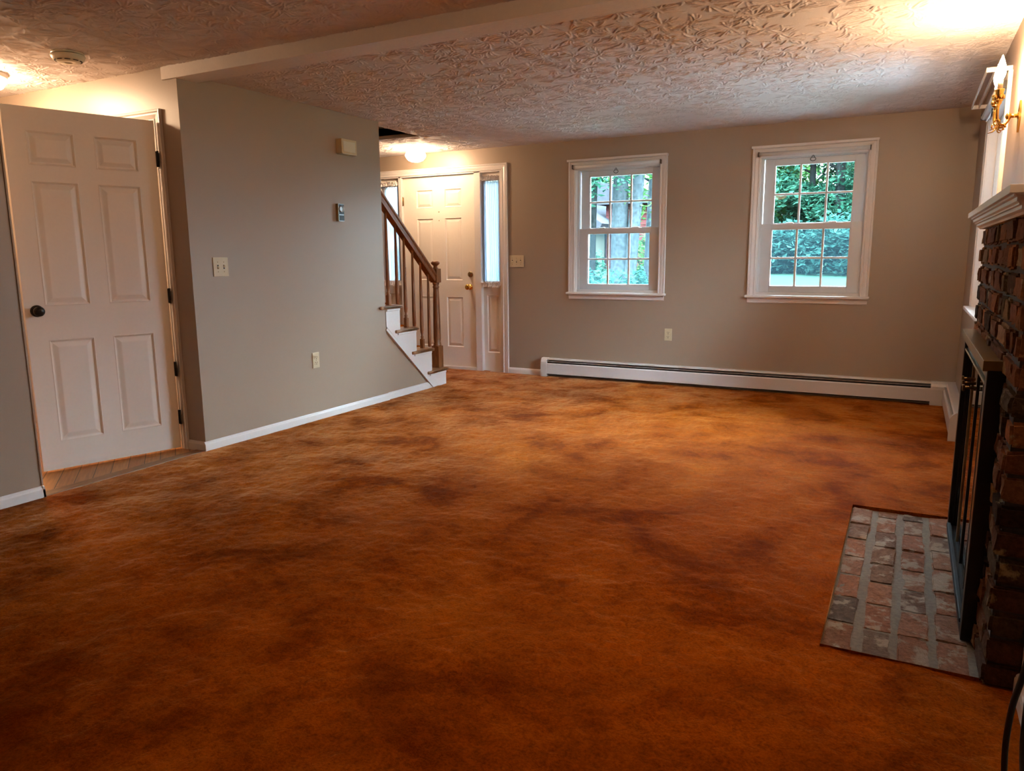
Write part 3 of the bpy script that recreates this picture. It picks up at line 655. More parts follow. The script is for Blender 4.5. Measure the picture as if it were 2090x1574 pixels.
# railing
RL = empty('stair_railing', (-.06, -.9, .16), 'stained wood stair railing with turned balusters and newel post', 'railing')
nx_, ny_ = -.060, -.897; hw = .040
mb = MB(); mb.box((nx_-hw, ny_-hw, .160), (nx_+hw, ny_+hw, .368), .004)
mb.lathe([(.040, .368), (.040, .376), (.033, .382), (.037, .392), (.031, .400), (.035, .44), (.0345, .55), (.031, .75), (.0255, .90), (.026, .915), (.033, .925), (.024, .935), (.030, .950), (.034, .966)], (nx_, ny_, 0), 'z', 20)
mb.box((nx_-hw*.92, ny_-hw*.92, .966), (nx_+hw*.92, ny_+hw*.92, 1.095), .004); P_ = mb.build('newel_post', M['oak'], RL)
mb = MB(); mb.lathe([(.030, 1.095), (.020, 1.105), (.018, 1.120), (.030, 1.130), (.040, 1.140), (.042, 1.150), (.032, 1.162), (.012, 1.168)], (nx_, ny_, 0), 'z', 20); mb.build('finial', M['oak'], P_)
zc = lambda y: 1.667 - .895*(y+1.664)
prof = [(-.030, -.040), (.030, -.040), (.030, -.022), (.024, -.012), (.024, .004), (.033, .014), (.033, .026), (.022, .040), (.008, .045), (-.008, .045), (-.022, .040), (-.033, .026), (-.033, .014), (-.024, .004), (-.024, -.012), (-.030, -.022)]
mb = MB(); mb.prism(prof, lambda a, b_, t: (nx_ + a, t + b_*.668, zc(t) + b_*.746), -1.752 - 1.2, ny_ - .03); mb.build('handrail', M['oak'], RL)
for i, y in enumerate((-1.025, -1.145, -1.262, -1.385, -1.503, -1.630)):
    k = 2 + i//2; z0 = tz(k); zt = zc(y) - .045; hgt = zt - z0
    mb = MB()
    if i % 2:
        mb.box((nx_-.0165, y-.0165, z0), (nx_+.0165, y+.0165, z0+.085), .003)
        pf = [(.016, .085), (.011, .095), (.016, .104), (.010, .113), (.010, .130), (.014, .140), (.0165, .165), (.0165, .20), (.0145, .40), (.0095, hgt)]
    else:
        pf = [(.014, 0.0), (.0165, .03), (.0165, .12), (.0150, .30), (.0095, hgt)]
    mb.lathe(pf, (nx_, y, z0), 'z', 14); mb.build('baluster', M['oak'], RL)

# ------------------------------------------------------------------ baseboard heaters
def heater(label, fn, a0, a1, caps):
    """fn(t, p, z): t along the wall, p proud of it"""
    R_ = empty('baseboard_heater', fn((a0+a1)/2, 0, 0), label, 'heater', 'white baseboard heaters')
    mb = MB(); mb.prism([(0, .0), (.006, .0), (.006, .170), (.046, .176), (.052, .170), (.054, .172), (.047, .184), (.004, .185), (0, .185)], lambda p, z, t: fn(t, p, z), a0, a1); mb.build('back_plate', M['metalwhite'], R_)
    mb = MB(); mb.prism([(.062, .030), (.068, .030), (.068, .128), (.058, .138), (.055, .134), (.062, .125)], lambda p, z, t: fn(t, p, z), a0, a1); mb.build('front_cover', M['metalwhite'], R_)
    mb = MB(); mb.prism([(.050, .149), (.064, .153), (.064, .156), (.050, .152)], lambda p, z, t: fn(t, p, z), a0, a1); mb.build('damper', M['metalwhite'], R_)
    mb = MB(); mb.box(fn(a0, .007, .02), fn(a1, .050, .150)); mb.build('fins', M['fin'], R_)
    for c0, c1 in caps:
        mb = MB(); mb.prism([(0, 0), (.071, 0), (.072, .125), (.068, .150), (.058, .172), (.044, .187), (0, .188)], lambda p, z, t: fn(t, p, z), c0, c1); mb.build('end_cap', M['metalwhite'], R_)
heater('long white baseboard heater under the two back-wall windows', lambda t, p, z: (t, -p, z), .64, 4.20, ((.634, .700), (4.09, 4.26)))
heater('short white baseboard heater on the right wall beside the fireplace', lambda t, p, z: (XR - p*1.25, t, z), -1.34, -.08, ((-1.345, -1.315),))

# ------------------------------------------------------------------ fireplace
FP = empty('fireplace', (4.2, (BY0+BY1)/2, 0), 'dark weathered brick fireplace surround on the right wall', 'fireplace')
OY0, OY1, OZ = -4.195, -3.155, .86           # opening
def brick(mb, x0, x1, y0, y1, z0, z1, jit=.004, rnd=.010):
    bm = bmesh.new(); bmesh.ops.create_cube(bm, size=1)
    for q in bm.verts: q.co = Vector(((x0+x1)/2+q.co.x*(x1-x0), (y0+y1)/2+q.co.y*(y1-y0), (z0+z1)/2+q.co.z*(z1-z0))) + Vector((random.uniform(-jit, jit), random.uniform(-jit, jit), random.uniform(-jit, jit)))
    bmesh.ops.bevel(bm, geom=list(bm.edges), offset=rnd*random.uniform(.5, 1), segments=2, affect='EDGES')
    bmesh.ops.subdivide_edges(bm, edges=[e for e in bm.edges if e.calc_length() > .035], cuts=3, use_grid_fill=True)
    sd_ = Vector((random.random()*50, random.random()*50, random.random()*50))
    for q in bm.verts: q.co += .0038*noise.noise_vector(q.co*34 + sd_)
    mb.bm(bm)
random.seed(21)
mb = MB(); pitch = .0775; nc = 17; mortar = MB()
for c in range(nc):
    z0 = -.006 + c*pitch; z1 = z0 + .067
    if z1 > 1.309: break
    y = BY0; first = True
    while y < BY1 - .02:
        L_ = (.098 if (c % 2 and first) else random.choice((.19, .195, .20, .098, .10)))
        y1 = min(y + L_, BY1); first = False
        if BY1 - y1 < .05: y1 = BY1
        pr_ = random.uniform(-.006, .006)
        a, b_ = y, y1 - .012
        if z1 > OZ or b_ < OY0 + .03 or a > OY1 - .03: brick(mb, BX + pr_, XR - .02, a, b_, z0, z1)
        elif a < OY0: brick(mb, BX + pr_, XR - .02, a, OY0 - .006, z0, z1)
        elif b_ > OY1: brick(mb, BX + pr_, XR - .02, OY1 + .006, b_, z0, z1)
        y = y1
mb.build('brickwork', M['brick'], FP, doubles=False)
mortar.box((BX+.012, BY0+.012, 0), (XR-.003, OY0, 1.305)); mortar.box((BX+.012, OY1, 0), (XR-.003, BY1-.012, 1.305)); mortar.box((BX+.012, OY0, OZ), (XR-.003, OY1, 1.305))
mortar.build('mortar', M['mortar'], FP)
mb = MB(); mb.box((XR-.02, OY0, 0), (XR-.004, OY1, OZ)); mb.build('firebox_back', M['dark'], FP)

# mantel
MT = empty('mantel_shelf', (4.17, -3.7, 1.31), 'white moulded mantel shelf above the brick fireplace', 'mantel')
MY0, MY1 = -4.505, -2.885
mb = MB(); mb.box((4.088, MY0, 1.352), (XR-.002, MY1, 1.374), .002); mb.build('shelf', M['trim'], MT)
mb = MB()
mprof = prof = [(0, 1.353), (.158, 1.353), (.158, 1.346), (.150, 1.344), (.150, 1.334), (.144, 1.329), (.144, 1.325), (.137, 1.324), (.137, 1.315), (.128, 1.309), (.124, 1.303), (0, 1.303)]
n = len(prof); vs_ = []
for yy, sg in ((MY0, 1), (MY1, -1)):
    for p, z in prof: vs_.append((XR - .002 - p, yy + sg*(.172 - p if p > 0 else .172 - .122), z))
mb.add(vs_, [[i, (i+1) % n, n+(i+1) % n, n+i] for i in range(n)] + [list(range(n)), list(range(n, 2*n))]); mb.build('crown_moulding', M['trim'], MT)

# hearth
HE = empty('hearth', (3.93, -3.7, -.03), 'flush brick hearth of mottled bricks set into the carpet', 'hearth')
mb = MB(); random.seed(5); cw = (BX - HX0)/4
for c in range(4):
    y = HY0 + random.uniform(-.0, .01)
    while y < HY1 - .03:
        L_ = random.uniform(.185, .215); y1 = min(y+L_, HY1 - .004)
        if HY1 - y1 < .07: y1 = HY1 - .004
        x0 = HX0 + .004 + c*cw; brick(mb, x0, x0 + cw - .022, y, y1 - .005, -.05, -.008 + random.uniform(-.003, .002), .003, .006); y = y1
mb.build('bricks', M['hearthbrick'], HE, doubles=False)
mb = MB(); mb.box((HX0+.001, HY0+.001, -.055), (BX+.03, HY1-.001, -.013)); mb.build('mortar', M['hearthmortar'], HE)

# glass fireplace doors
FS = empty('fireplace_doors', (4.12, -3.675, 0), 'black framed glass fireplace doors with tarnished brass top bar', 'fireplace doors')
GY0, GY1, GX = -4.21, -3.14, 4.105
mb = MB()
mb.box((GX, GY0, -.006), (BX+.02, GY0+.055, .862), .003); mb.box((GX, GY1-.04, -.006), (BX+.02, GY1, .862), .003); mb.box((GX, GY0+.055, -.006), (BX+.02, GY1-.04, .035), .003); mb.box((GX+.012, GY0+.055, .800), (BX+.02, GY1-.04, .862), .002)
mb.build('frame', M['black'], FS)
mb = MB(); mb.box((GX-.012, GY0, .856), (BX+.002, GY1, .888), .002); mb.build('top_bar', M['oldbrass'], FS)
mb = MB(); mb.box((GX+.004, GY0+.055, .828), (GX+.014, GY1-.04, .846), .003); mb.box((GX+.002, GY0+.055, .802), (GX+.014, GY1-.04, .812), .003); mb.build('rail_trim', M['oldbrass'], FS)
mb = MB(); mb.box((GX-.004, GY0+.05, .030), (GX+.012, GY1-.04, .046), .004); mb.build('bottom_rail', M['fin'], FS)
gy = [GY0+.055 + (GY1-GY0-.095)*i/4 for i in range(5)]
for i in range(4):
    mb = MB(); mb.box((BX-.014, gy[i]+.003, .052), (BX-.009, gy[i+1]-.003, .798)); P_ = mb.build('glass_panel', M['fireglass'], FS)
    mb = MB()
    for yy in (gy[i]+.001, gy[i+1]-.009): mb.box((BX-.019, yy, .050), (BX-.006, yy+.008, .800), .001)
    mb.build('panel_edge', M['black'] if i != 2 else M['oldbrass'], P_)
for yy, zz in ((-3.62, .745), (-3.66, .735), (-3.70, .725)):
    mb = MB(); mb.tube([(BX-.02, yy, zz), (GX-.020, yy, zz), (GX-.024, yy, zz-.004)], .006, 8); mb.box((GX-.028, yy-.012, zz-.012), (GX-.020, yy+.012, zz+.010), .002); mb.build('handle', M['oldbrass'], FS)

# ------------------------------------------------------------------ wall sconces
def sconce(y, label, bulb='bulb'):
    S = empty('wall_sconce', (XR, y, 1.80), label, 'wall lamp')
    mb = MB(); mb.lathe([(.020, 0), (.020, -.004), (.016, -.010), (.006, -.014)], (XR, y, 1.80), 'x', 24)
    # escutcheon: tall shaped plate
    pl = [(0, 1.865), (.014, 1.848), (.024, 1.828), (.022, 1.806), (.030, 1.792), (.020, 1.768), (.014, 1.748), (0, 1.728), (-.014, 1.748), (-.020, 1.768), (-.030, 1.792), (-.022, 1.806), (-.024, 1.828), (-.014, 1.848)]
    mb.prism(pl, lambda a, b_, t: (XR - t, y + a, b_), 0.0, .008); mb.build('backplate', M['brass'], S)
    mb = MB(); mb.tube([(XR-.004, y, 1.800), (XR-.04, y, 1.800)], .008, 10); mb.lathe([(.004, -.012), (.014, -.006), (.017, 0), (.014, .008), (.004, .014)], (XR-.045, y, 1.800), 'x', 16); mb.build('hub', M['brass'], S)
    for sg in (-1, 1):
        cy_, cx_ = y + sg*.070, 4.168
        pts = []
        for i in range(17):
            t = i/16
            a = Vector((XR-.040, y, 1.800)); b1 = Vector((XR-.055, y+sg*.01, 1.735)); c1_ = Vector((cx_-.012, cy_+sg*.012, 1.745)); d1 = Vector((cx_, cy_, 1.850))
            pts.append(((1-t)**3)*a + 3*t*(1-t)**2*b1 + 3*t*t*(1-t)*c1_ + t**3*d1)
        A = MB(); A.tube(pts, [.0075 - .002*math.sin(math.pi*i/16) for i in range(17)], 10)
        # leaf scrolls along the arm
        for q, r_ in ((6, .020), (11, .016)):
            c_ = pts[q] + Vector((-.004, sg*.004, -.012)); A.tube([c_ + Vector((r_*(1-.045*i)*math.cos(.45*i)*.75, sg*r_*.35*math.cos(.45*i), r_*(1-.045*i)*math.sin(.45*i))) for i in range(16)], [.0048*(1-i/20) for i in range(16)], 6)
        A.tube([pts[9] + Vector((0, 0, -.004)), pts[9] + Vector((-.015, sg*.004, -.020)), pts[9] + Vector((-.034, sg*.004, -.026))], [.004, .0035, .0015], 6)
        arm = A.build('arm', M['brass'], S)
        mb = MB(); mb.lathe([(.006, 1.838), (.009, 1.846), (.006, 1.852), (.016, 1.858), (.017, 1.861), (.009, 1.864), (.012, 1.870), (.017, 1.882), (.016, 1.894), (.019, 1.903), (.019, 1.906), (.012, 1.907)], (cx_, cy_, 0), 'z', 20)
        for g in range(5):
            th = 2*math.pi*g/5; mb.lathe([(.002, -.010), (.007, -.003), (.006, .004), (.001, .012)], (cx_+.016*math.cos(th), cy_+.016*math.sin(th), 1.874), 'z', 8)
        mb.build('drip_cup', M['brass'], arm)
        mb = MB(); mb.lathe([(.0105, 1.905), (.0105, 1.942), (.008, 1.944)], (cx_, cy_, 0), 'z', 18); mb.build('candle_sleeve', M['sleeve'], arm)
        mb = MB(); mb.lathe([(.007, 1.943), (.011, 1.952), (.0165, 1.968), (.0175, 1.982), (.0150, 2.002), (.0095, 2.024), (.004, 2.040), (.001, 2.048)], (cx_, cy_, 0), 'z', 20); mb.build('bulb', M[bulb], arm)
sconce(-2.70, 'brass two-candle wall sconce with lit flame bulbs beyond the mantel')
sconce(-4.72, 'added brass two-candle sconce out of view, fill light near the mantel end', 'bulb_fill')  # unseen sconce, added as dim fill for the near part

# ------------------------------------------------------------------ ceiling lights, detector
F_ = empty('ceiling_light', (-.595, -.40, H), 'lit frosted mushroom ceiling light near the front door', 'ceiling light')
mb = MB(); mb.lathe([(.078, 0), (.080, -.006), (.078, -.030), (.070, -.036)], (-.595, -.40, H), 'z', 28); mb.build('base_ring', M['metalwhite'], F_)
mb = MB(); mb.lathe([(.070, -.034), (.088, -.044), (.100, -.062), (.102, -.078), (.094, -.098), (.072, -.122), (.040, -.136), (.008, -.140)], (-.595, -.40, H), 'z', 32); mb.build('globe', M['globe'], F_)
HLX, HLY = -1.175, -4.153
F_ = empty('ceiling_light', (HLX, HLY, HN), 'lit round hall ceiling light at the upper left corner', 'ceiling light')
mb = MB(); mb.lathe([(.182, 0), (.186, -.006), (.182, -.028), (.168, -.034)], (HLX, HLY, HN), 'z', 28); mb.build('base_ring', M['metalwhite'], F_)
mb = MB(); mb.lathe([(.168, -.032), (.172, -.048), (.155, -.078), (.110, -.103), (.045, -.116), (.005, -.118)], (HLX, HLY, HN), 'z', 32); mb.build('globe', M['globe_hall'], F_)
F_ = empty('ceiling_light', (1.6, -7.9, HN), 'added round ceiling light behind the viewer, low fill light', 'ceiling light')  # added out of view as a low warm fill
mb = MB(); mb.lathe([(.160, 0), (.164, -.006), (.160, -.028), (.148, -.034)], (1.6, -7.9, HN), 'z', 28); mb.build('base_ring', M['metalwhite'], F_)
mb = MB(); mb.lathe([(.148, -.032), (.150, -.050), (.130, -.085), (.090, -.110), (.040, -.122), (.005, -.124)], (1.6, -7.9, HN), 'z', 32); mb.build('globe', M['globe_fill'], F_)
F_ = empty('ceiling_light', (-.6, -2.6, 4.2), 'added small round light out of view, brightening the stairwell shaft', 'ceiling light')  # added out of view to lift the dark stairwell shaft
mb = MB(); mb.lathe([(.09, 0), (.092, -.02), (.085, -.03)], (-.6, -2.6, 4.2), 'z', 24); mb.build('base_ring', M['metalwhite'], F_)
mb = MB(); mb.lathe([(.085, -.028), (.085, -.05), (.06, -.08), (.005, -.09)], (-.6, -2.6, 4.2), 'z', 24); mb.build('globe', M['globe_fill'], F_)
F_ = empty('smoke_detector', (-.275, -4.12, HN), 'round cream smoke detector on the hall-side ceiling', 'smoke detector')
mb = MB(); mb.lathe([(.078, 0), (.080, -.004), (.080, -.010), (.074, -.012)], (-.275, -4.12, HN), 'z', 32); mb.build('base', M['cream'], F_)
mb = MB(); mb.lathe([(.070, -.011), (.070, -.017)], (-.275, -4.12, HN), 'z', 32); mb.build('vent_gap', M['dark'], F_)
mb = MB(); mb.lathe([(.084, -.016), (.086, -.020), (.076, -.040), (.066, -.045), (.060, -.047), (.056, -.052), (.020, -.054), (.016, -.050), (.004, -.050)], (-.275, -4.12, HN), 'z', 32)
mb.build('cover', M['cream'], F_)
mb = MB()
for g in range(10):
    th = 2*math.pi*g/10; c_ = Vector((-.275 + .0655*math.cos(th), -4.12 + .0655*math.sin(th), HN-.0455)); tt = Vector((-math.sin(th), math.cos(th), 0)); rr_ = Vector((math.cos(th), math.sin(th), 0))
    mb.add([c_-tt*.014-rr_*.003, c_+tt*.014-rr_*.003, c_+tt*.014+rr_*.004, c_-tt*.014+rr_*.004, c_-tt*.014-rr_*.003+Vector((0,0,-.003)), c_+tt*.014-rr_*.003+Vector((0,0,-.003)), c_+tt*.014+rr_*.004+Vector((0,0,.0)), c_-tt*.014+rr_*.004+Vector((0,0,.0))], [(0,1,2,3),(4,5,6,7),(0,1,5,4),(2,3,7,6)])
mb.build('vent_slot', M['dark'], F_)

# ------------------------------------------------------------------ wall plates
def switch(fn, a0, a1, z0, z1, n, label):
    S = empty('light_switch', fn((a0+a1)/2, 0, (z0+z1)/2), label, 'light switch')
    mb = MB(); mb.box(fn(a0, 0, z0), fn(a1, .006, z1), .003); mb.build('plate', M['ivory'], S)
    for i in range(n):
        c_ = a0 + (a1-a0)*(i+.5)/n; c_ = (a0+a1)/2 + (c_-(a0+a1)/2)*(.86 if n == 3 else .80); zm = (z0+z1)/2
        mb = MB(); mb.box(fn(c_-.0055, .0055, zm-.013), fn(c_+.0055, .0064, zm+.013)); mb.build('slot', M['dark'], S)
        up_ = 1 if i % 2 else -1
        mb = MB(); mb.prism([(.005, zm-.006), (.016, zm+up_*.010-.003), (.016, zm+up_*.010+.003), (.005, zm+.006)], lambda p, z, t: fn(t, p, z), c_-.004, c_+.004); mb.build('toggle', M['ivory'], S)
        for dz in (-.030, .030):
            mb = MB(); mb.box(fn(c_-.003, .005, zm+dz-.003), fn(c_+.003, .0068, zm+dz+.003), .001); mb.build('screw', M['oldbrass'], S)
def outlet(fn, a0, a1, z0, z1, label):
    S = empty('outlet', fn((a0+a1)/2, 0, (z0+z1)/2), label, 'outlet', 'ivory wall outlets')
    mb = MB(); mb.box(fn(a0, 0, z0), fn(a1, .007, z1), .004); mb.build('plate', M['ivory'], S)
    c_ = (a0+a1)/2; zm = (z0+z1)/2
    for dz in (.020, -.020):
        mb = MB(); mb.box(fn(c_-.017, .006, zm+dz-.014), fn(c_+.017, .009, zm+dz+.014), .004); R2 = mb.build('receptacle', M['ivory'], S)
        mb = MB(); mb.box(fn(c_-.009, .0085, zm+dz-.001), fn(c_-.006, .0094, zm+dz+.009)); mb.box(fn(c_+.006, .0085, zm+dz-.001), fn(c_+.009, .0094, zm+dz+.009)); mb.box(fn(c_-.003, .0085, zm+dz-.011), fn(c_+.003, .0094, zm+dz-.005)); mb.build('slots', M['dark'], R2)
    mb = MB(); mb.box(fn(c_-.003, .006, zm-.003), fn(c_+.003, .0085, zm+.003), .001); mb.build('screw', M['oldbrass'], S)
LW = lambda t, p, z: (p, t, z); BW = lambda t, p, z: (t, -p, z)
switch(LW, -3.495, -3.377, 1.093, 1.213, 2, 'ivory double light switch plate on the left wall')
switch(BW, .251, .414, 1.094, 1.212, 3, 'ivory triple light switch plate on the back wall by the front door')
outlet(LW, -2.658, -2.588, .393, .510, 'ivory outlet low on the left wall')
outlet(BW, 1.888, 1.958, .413, .526, 'ivory outlet on the back wall below and between the windows')
outlet(lambda t, p, z: (XR - .028 - p, t, z), -4.95, -4.88, .44, .555, 'ivory outlet on the right wall near the fireplace with the black cord plugged in')
S = empty('door_chime', (0, -2.18, 2.03), 'yellowed cream door chime box high on the left wall', 'door chime')
mb = MB(); mb.box((0, -2.284, 1.978), (.058, -2.112, 2.083), .004); mb.build('case', M['chime'], S)
mb = MB(); mb.box((.056, -2.268, 1.990), (.061, -2.132, 2.066), .002); mb.build('front_grille', M['cream'], S)
mb = MB(); mb.box((.004, -2.280, 1.973), (.060, -2.116, 1.9785), .001); mb.build('bottom_lip', M['cream'], S)
S = empty('thermostat', (0, -2.28, 1.54), 'small black and silver thermostat below the chime box', 'thermostat')
mb = MB(); mb.box((0, -2.319, 1.477), (.024, -2.250, 1.607), .002); mb.build('case', M['oldbrass'], S)
mb = MB(); mb.box((.024, -2.315, 1.481), (.0255, -2.254, 1.603), .0); mb.build('face', M['black'], S)
mb = MB(); mb.lathe([(.024, .025), (.024, .031), (.019, .032), (.0185, .028)], (0, -2.2845, 1.568), 'x', 28); mb.build('dial', M['chrome'], S)
mb = MB(); mb.box((.0255, -2.311, 1.521), (.0275, -2.258, 1.529), .001); mb.box((.0255, -2.316, 1.602), (.0265, -2.253, 1.6065), 0); mb.box((.0255, -2.316, 1.4775), (.0265, -2.253, 1.482), 0); mb.box((.0255, -2.3165, 1.478), (.0265, -2.3125, 1.606), 0); mb.build('lever', M['chrome'], S)

# ------------------------------------------------------------------ black cord near the viewer
pts = [(4.218, -4.915, .520), (4.195, -4.93, .49), (4.175, -4.965, .38), (4.158, -4.99, .295), (4.146, -5.0, .235), (4.142, -5.0, .15), (4.145, -5.0, .08), (4.15, -5.01, .025), (4.16, -5.05, .009), (4.17, -5.12, .008), (4.178, -5.20, .012), (4.176, -5.16, .06), (4.172, -5.05, .11), (4.172, -5.0, .18), (4.180, -4.96, .30), (4.195, -4.93, .42), (4.218, -4.915, .475)]
def smooth(pts, n=6):
    P = [Vector(p) for p in pts]; out = []
    for i in range(len(P)-1):
        p0, p1, p2, p3 = P[max(i-1, 0)], P[i], P[i+1], P[min(i+2, len(P)-1)]
        for k in range(n):
            t = k/n; out.append(.5*((2*p1) + (-p0+p2)*t + (2*p0-5*p1+4*p2-p3)*t*t + (-p0+3*p1-3*p2+p3)*t**3))
    return out + [P[-1]]
mb = MB(); mb.tube(smooth(pts), .0065, 10)
for zz in (.520, .475): mb.box((4.208, -4.929, zz-.013), (4.2225, -4.901, zz+.013), .003)
tag(mb.build('power_cord', M['rubber'], loc=(4.16, -5.0, 0)), 'black power cord looping down beside the near end of the fireplace', 'cord')

# ------------------------------------------------------------------ outdoors
mb = MB(); vs_ = []; gx, gyy = 60, 60
def gz(x, y):
    base = -.55 + .075*max(0, y-2)
    if y > 17: base = -.55 + .075*15 + .02*(y-17)
    return base - .022*(x-2) * min(1, y/10) + .06*noise.noise(Vector((x*.3, y*.3, 0)))
for j in range(gyy+1):
    for i in range(gx+1):
        x, y = -32 + 64*i/gx, .3 + 48*(j/gyy)**1.4; vs_.append((x, y, gz(x, y)))
mb.add(vs_, [[j*(gx+1)+i, j*(gx+1)+i+1, (j+1)*(gx+1)+i+1, (j+1)*(gx+1)+i] for j in range(gyy) for i in range(gx)], True)
mb.add([(4.6, -14, -.6), (40, -14, -.6), (40, .31, -.6), (4.6, .31, -.6)], [(0, 1, 2, 3)])
struct(mb.build('lawn', M['lawn']), 'bright green front lawn rising to the woods outside', 'lawn')
mb = MB(); mb.box((-6, .2, -.8), (9, 3.6, -.47)); mb.box((4.5, -9, -.8), (9, .2, -.47))  # added below the view as a reflector, less green light on the ceiling
struct(mb.build('bounce_path', M['walk']), 'added pale walk out of view, bouncing light to the ceiling', 'bounce_path')

def leaves(n, blobs, size, seed):
    rnd = random.Random(seed); mb = MB(); tot = sum(b_[3]*b_[4]*b_[5] for b_ in blobs)
    for (cx_, cy_, cz_, rx, ry, rz) in blobs:
        for _ in range(int(n*rx*ry*rz/tot)):
            while True:
                d = Vector((rnd.uniform(-1, 1), rnd.uniform(-1, 1), rnd.uniform(-1, 1)))
                if d.length <= 1: break
            d *= .55 + .45*d.length
            if noise.noise(Vector((cx_+d.x*rx, cy_+d.y*ry, cz_+d.z*rz))*1.3/max(.4, min(rx, 1.4))) < -.12: continue
            p = Vector((cx_ + d.x*rx, cy_ + d.y*ry, cz_ + d.z*rz)); s_ = size*rnd.uniform(.6, 1.3)
            a = Vector((rnd.gauss(0, 1), rnd.gauss(0, 1), rnd.gauss(0, .5))).normalized(); b2 = a.cross(Vector((rnd.gauss(0, .6), rnd.gauss(0, .6), 1))).normalized()
            nrm = a.cross(b2)
            mb.add([p - a*s_, p - b2*s_*.45 + nrm*s_*.12, p + a*s_, p + b2*s_*.45 + nrm*s_*.12], [(0, 1, 2), (0, 2, 3)])
    return mb
def tree(x, y, r_, h, lean, label, blobs, n, size, lm, bk='bark', second=None, group='trees outside the windows', seed=1):
    z = gz(x, y) - .15
    T_ = empty('tree', (x, y, z), label, 'tree', group)
    mb = MB()
    def trunk(x0, dx, rr_, hh):
        pts = [(x0 + dx*t + .05*math.sin(4*t + x), y + .06*math.sin(3*t), z + hh*t) for t in [i/14 for i in range(15)]]
        mb.tube(pts, [rr_*(1.25 if i == 0 else 1.06 - .55*i/14) for i in range(15)], 14)
        for q in range(5):
            i = 5 + 2*q
            if i > 14: break
            p = Vector(pts[i]); s_ = 1 if q % 2 else -1
            mb.tube([p, p + Vector((s_*.6, .1, .35)), p + Vector((s_*1.5, -.2, .8))], [rr_*.35, rr_*.22, rr_*.06], 8)
    trunk(x, lean, r_, h)
    if second: trunk(x + second[0], second[1], second[2], h*.95)
    mb.build('trunk', M[bk], T_)
    leaves(n, [(x + b_[0], y + b_[1], z + b_[2], b_[3], b_[4], b_[5]) for b_ in blobs], size, seed).build('crown', M[lm], T_, doubles=False)
    return T_
# trees in front of the left window
tree(-2.42, 9.0, .072, 7.5, .06, 'slim dark trunk at the left side of the window nearer the door', [(.12, -.5, 2.75, .42, .35, .42), (-.35, -.3, 2.3, .4, .35, .5), (-.1, .2, 3.4, .9, .7, .7), (.4, 0, 4.6, 1.2, 1.0, 1.0)], 5200, .075, 'leaf', 'bark_dark', seed=11)
tree(-1.98, 9.6, .20, 8.5, -.10, 'large grey double trunk filling the middle of the window nearer the door', [(.28, -.7, 2.95, .38, .3, .36), (-.12, -.75, 3.25, .4, .3, .3), (.9, -.4, 4.4, 1.0, .9, .9), (-.5, .2, 5.0, 1.2, 1.0, 1.0)], 4800, .07, 'leaf', second=(.18, .55, .15), seed=12)
tree(-1.62, 10.5, .085, 8.0, .06, 'grey trunk at the right side of the window nearer the door', [(-.15, -.6, 2.35, .5, .4, .55), (-.1, -.6, 3.3, .6, .5, .6), (-.3, -.5, 4.2, .9, .7, .9), (.2, .1, 5.6, 1.3, 1.1, 1.0)], 5400, .075, 'leaf_light', seed=13)
# woods behind the lawn
woods = [(-9.5, 24, .16, 'leaf'), (-7.2, 21, .14, 'leaf_light'), (-5.2, 25, .2, 'leaf'), (-2.9, 20.5, .13, 'leaf_light'), (-1.6, 19, .16, 'leaf'), (-.3, 22, .14, 'leaf_light'), (.85, 19.5, .11, 'leaf'), (1.75, 18.6, .15, 'leaf'), (2.5, 21, .10, 'leaf_light'), (4.0, 23, .16, 'leaf'), (6.2, 21, .15, 'leaf_light'), (-12.5, 27, .2, 'leaf'), (-.8, 27, .2, 'leaf_light'), (1.6, 28, .2, 'leaf'), (-3.6, 29, .2, 'leaf'), (3.4, 29, .2, 'leaf_light')]
names = ['tall tree behind the tan house, far left of the woods', 'yellow-green leafy tree beside the tan house', 'dark tree rising over the red house', 'pale leafy tree right of the red house', 'thick dark-leafed tree at the left edge of the lawn view', 'yellow-green tree in the left third of the lawn view', 'slender trunk in the middle of the lawn view', 'dark straight trunk in the right third of the lawn view', 'thin forked tree beside the dark straight trunk', 'broad tree at the right edge of the woods', 'bright leafy tree beyond the right edge of the lawn view', 'distant tree past the far corner of the tan house', 'pale distant tree closing the left of the lawn view', 'dark distant tree closing the middle of the lawn view', 'distant tree closing the gap right of the red house', 'pale distant tree closing the right of the lawn view']
for i, (x, y, r_, lm) in enumerate(woods):
    rnd = random.Random(100+i)
    bl = [(rnd.uniform(-1, 1), rnd.uniform(-.8, .8), hh + rnd.uniform(-.3, .3), rnd.uniform(1.3, 2.0), rnd.uniform(1, 1.5), rnd.uniform(.8, 1.2)) for hh in (1.5, 2.6, 3.9, 5.2, 6.8)]
    tree(x, y, r_, 9.0, rnd.uniform(-.3, .3), names[i], bl, 13000, .105, lm, 'bark_dark', group='woods beyond the lawn', seed=30+i)
# shrubs
def shrub(x, y, rx, rz, label, lm, n, size, seed):
    z = gz(x, y)
    S = empty('shrub', (x, y, z), label, 'shrub', 'shrubs outside the windows')
    mb = MB(); rnd = random.Random(seed)
    for q in range(7):
        a = rnd.uniform(0, 6.28); mb.tube([(x, y, z-.1), (x + .3*rx*math.cos(a), y + .3*rx*math.sin(a), z + rz*.5), (x + .7*rx*math.cos(a), y + .6*rx*math.sin(a), z + rz*1.0)], [.02, .014, .004], 6)
    mb.build('stems', M['bark_dark'], S)
    leaves(n, [(x, y, z + rz*.75, rx, rx*.7, rz*.85), (x - rx*.5, y, z + rz*.5, rx*.7, rx*.6, rz*.6), (x + rx*.5, y, z + rz*.55, rx*.7, rx*.6, rz*.65)], size, seed).build('foliage', M[lm], S, doubles=False)
shrub(-2.35, 7.6, .75, .72, 'bluish shrub at the lower left of the window nearer the door', 'leaf_blue', 3000, .07, 61)
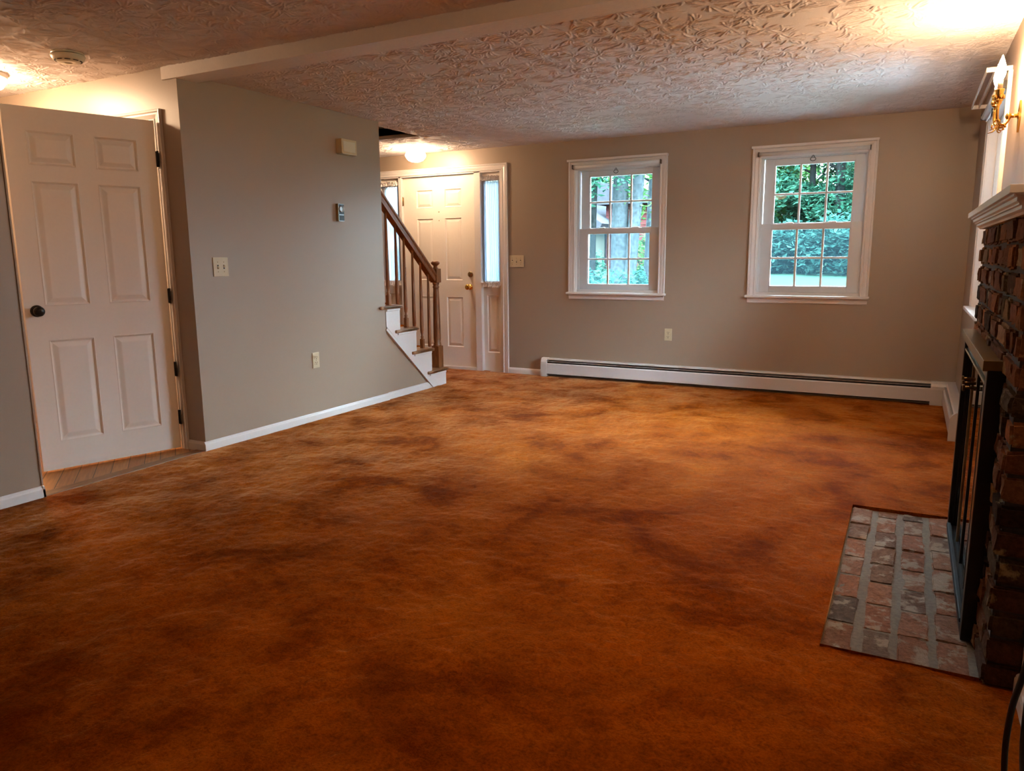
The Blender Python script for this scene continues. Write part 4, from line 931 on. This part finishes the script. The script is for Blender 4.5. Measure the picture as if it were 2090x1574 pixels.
shrub(-1.35, 7.2, .65, .66, 'low bluish shrub at the foot of the big double trunk', 'leaf_blue', 2800, .065, 62)
shrub(-.55, 7.8, .7, .72, 'bluish shrub at the lower right of the window nearer the door', 'leaf_blue', 3000, .07, 63)
shrub(-1.75, 11.5, .9, .95, 'yellow-green bush in front of the red clapboards', 'leaf_light', 2600, .09, 64)
shrub(-4.4, 12.5, .9, .8, 'green bush before the tan siding', 'leaf', 1300, .10, 65)
shrub(-.9, 17.3, 1.3, .95, 'shadowed bush at the left of the lawn edge', 'leaf_blue', 4200, .11, 66)
shrub(.75, 17.2, 1.2, 1.0, 'pale leafy bush in the middle of the lawn edge', 'leaf_blue', 4200, .11, 67)
shrub(2.3, 16.9, 1.4, 1.15, 'broad pale bush at the right of the lawn edge', 'leaf_blue', 4800, .11, 68)
shrub(4.4, 17.0, 1.3, 1.1, 'bush at the far right of the lawn edge', 'leaf_blue', 3200, .11, 69)
# neighbouring house
HO = empty('house', (-6.5, 19, gz(-6.5, 19)), 'neighbouring house with tan gable and red clapboards among the trees', 'house')
def clap(mb, x0, x1, y, z0, z1, st=.14):
    z = z0
    while z < z1 - .01:
        t = min(z1, z + st); mb.add([(x0, y-.02, z), (x1, y-.02, z), (x1, y, t), (x0, y, t)], [(0, 1, 2, 3)]); mb.add([(x0, y-.02, z), (x1, y-.02, z), (x1, y, z), (x0, y, z)], [(0, 1, 2, 3)]); z = t
zb = .3
mb = MB(); mb.box((-13, 16.3, zb-.8), (-5.35, 22, 2.2)); clap(mb, -13, -5.35, 16.3, zb-.5, 2.2); mb.add([(-13, 16.3, 2.2), (-5.35, 16.3, 2.2), (-9.2, 16.3, 4.6)], [(0, 1, 2)]); mb.build('tan_wing', M['siding_tan'], HO)
mb = MB(); mb.box((-5.3, 17.3, zb-.8), (-2.7, 22, 2.9)); clap(mb, -5.3, -2.7, 17.3, zb-.5, 2.9, .17); mb.build('red_wing', M['siding_red'], HO)
mb = MB(); mb.prism([(-5.0, 2.0), (-4.9, 2.2), (-9.2, 4.95), (-9.2, 4.7)], lambda a, b_, t: (a, t, b_), 15.9, 22.2); mb.prism([(-13.4, 2.0), (-13.5, 2.2), (-9.2, 4.95), (-9.2, 4.7)], lambda a, b_, t: (a, t, b_), 15.9, 22.2); mb.prism([(-5.5, 2.85), (-2.4, 2.85), (-2.4, 3.0), (-5.5, 3.6)], lambda a, b_, t: (a, t, b_), 16.9, 22); mb.build('roof', M['roofing'], HO)
mb = MB(); mb.box((-3.55, 17.2, 1.25), (-3.05, 17.26, 2.05), .01); mb.box((-3.38, 17.18, 1.42), (-3.22, 17.2, 1.95)); mb.build('house_window', M['vinyl'], HO)
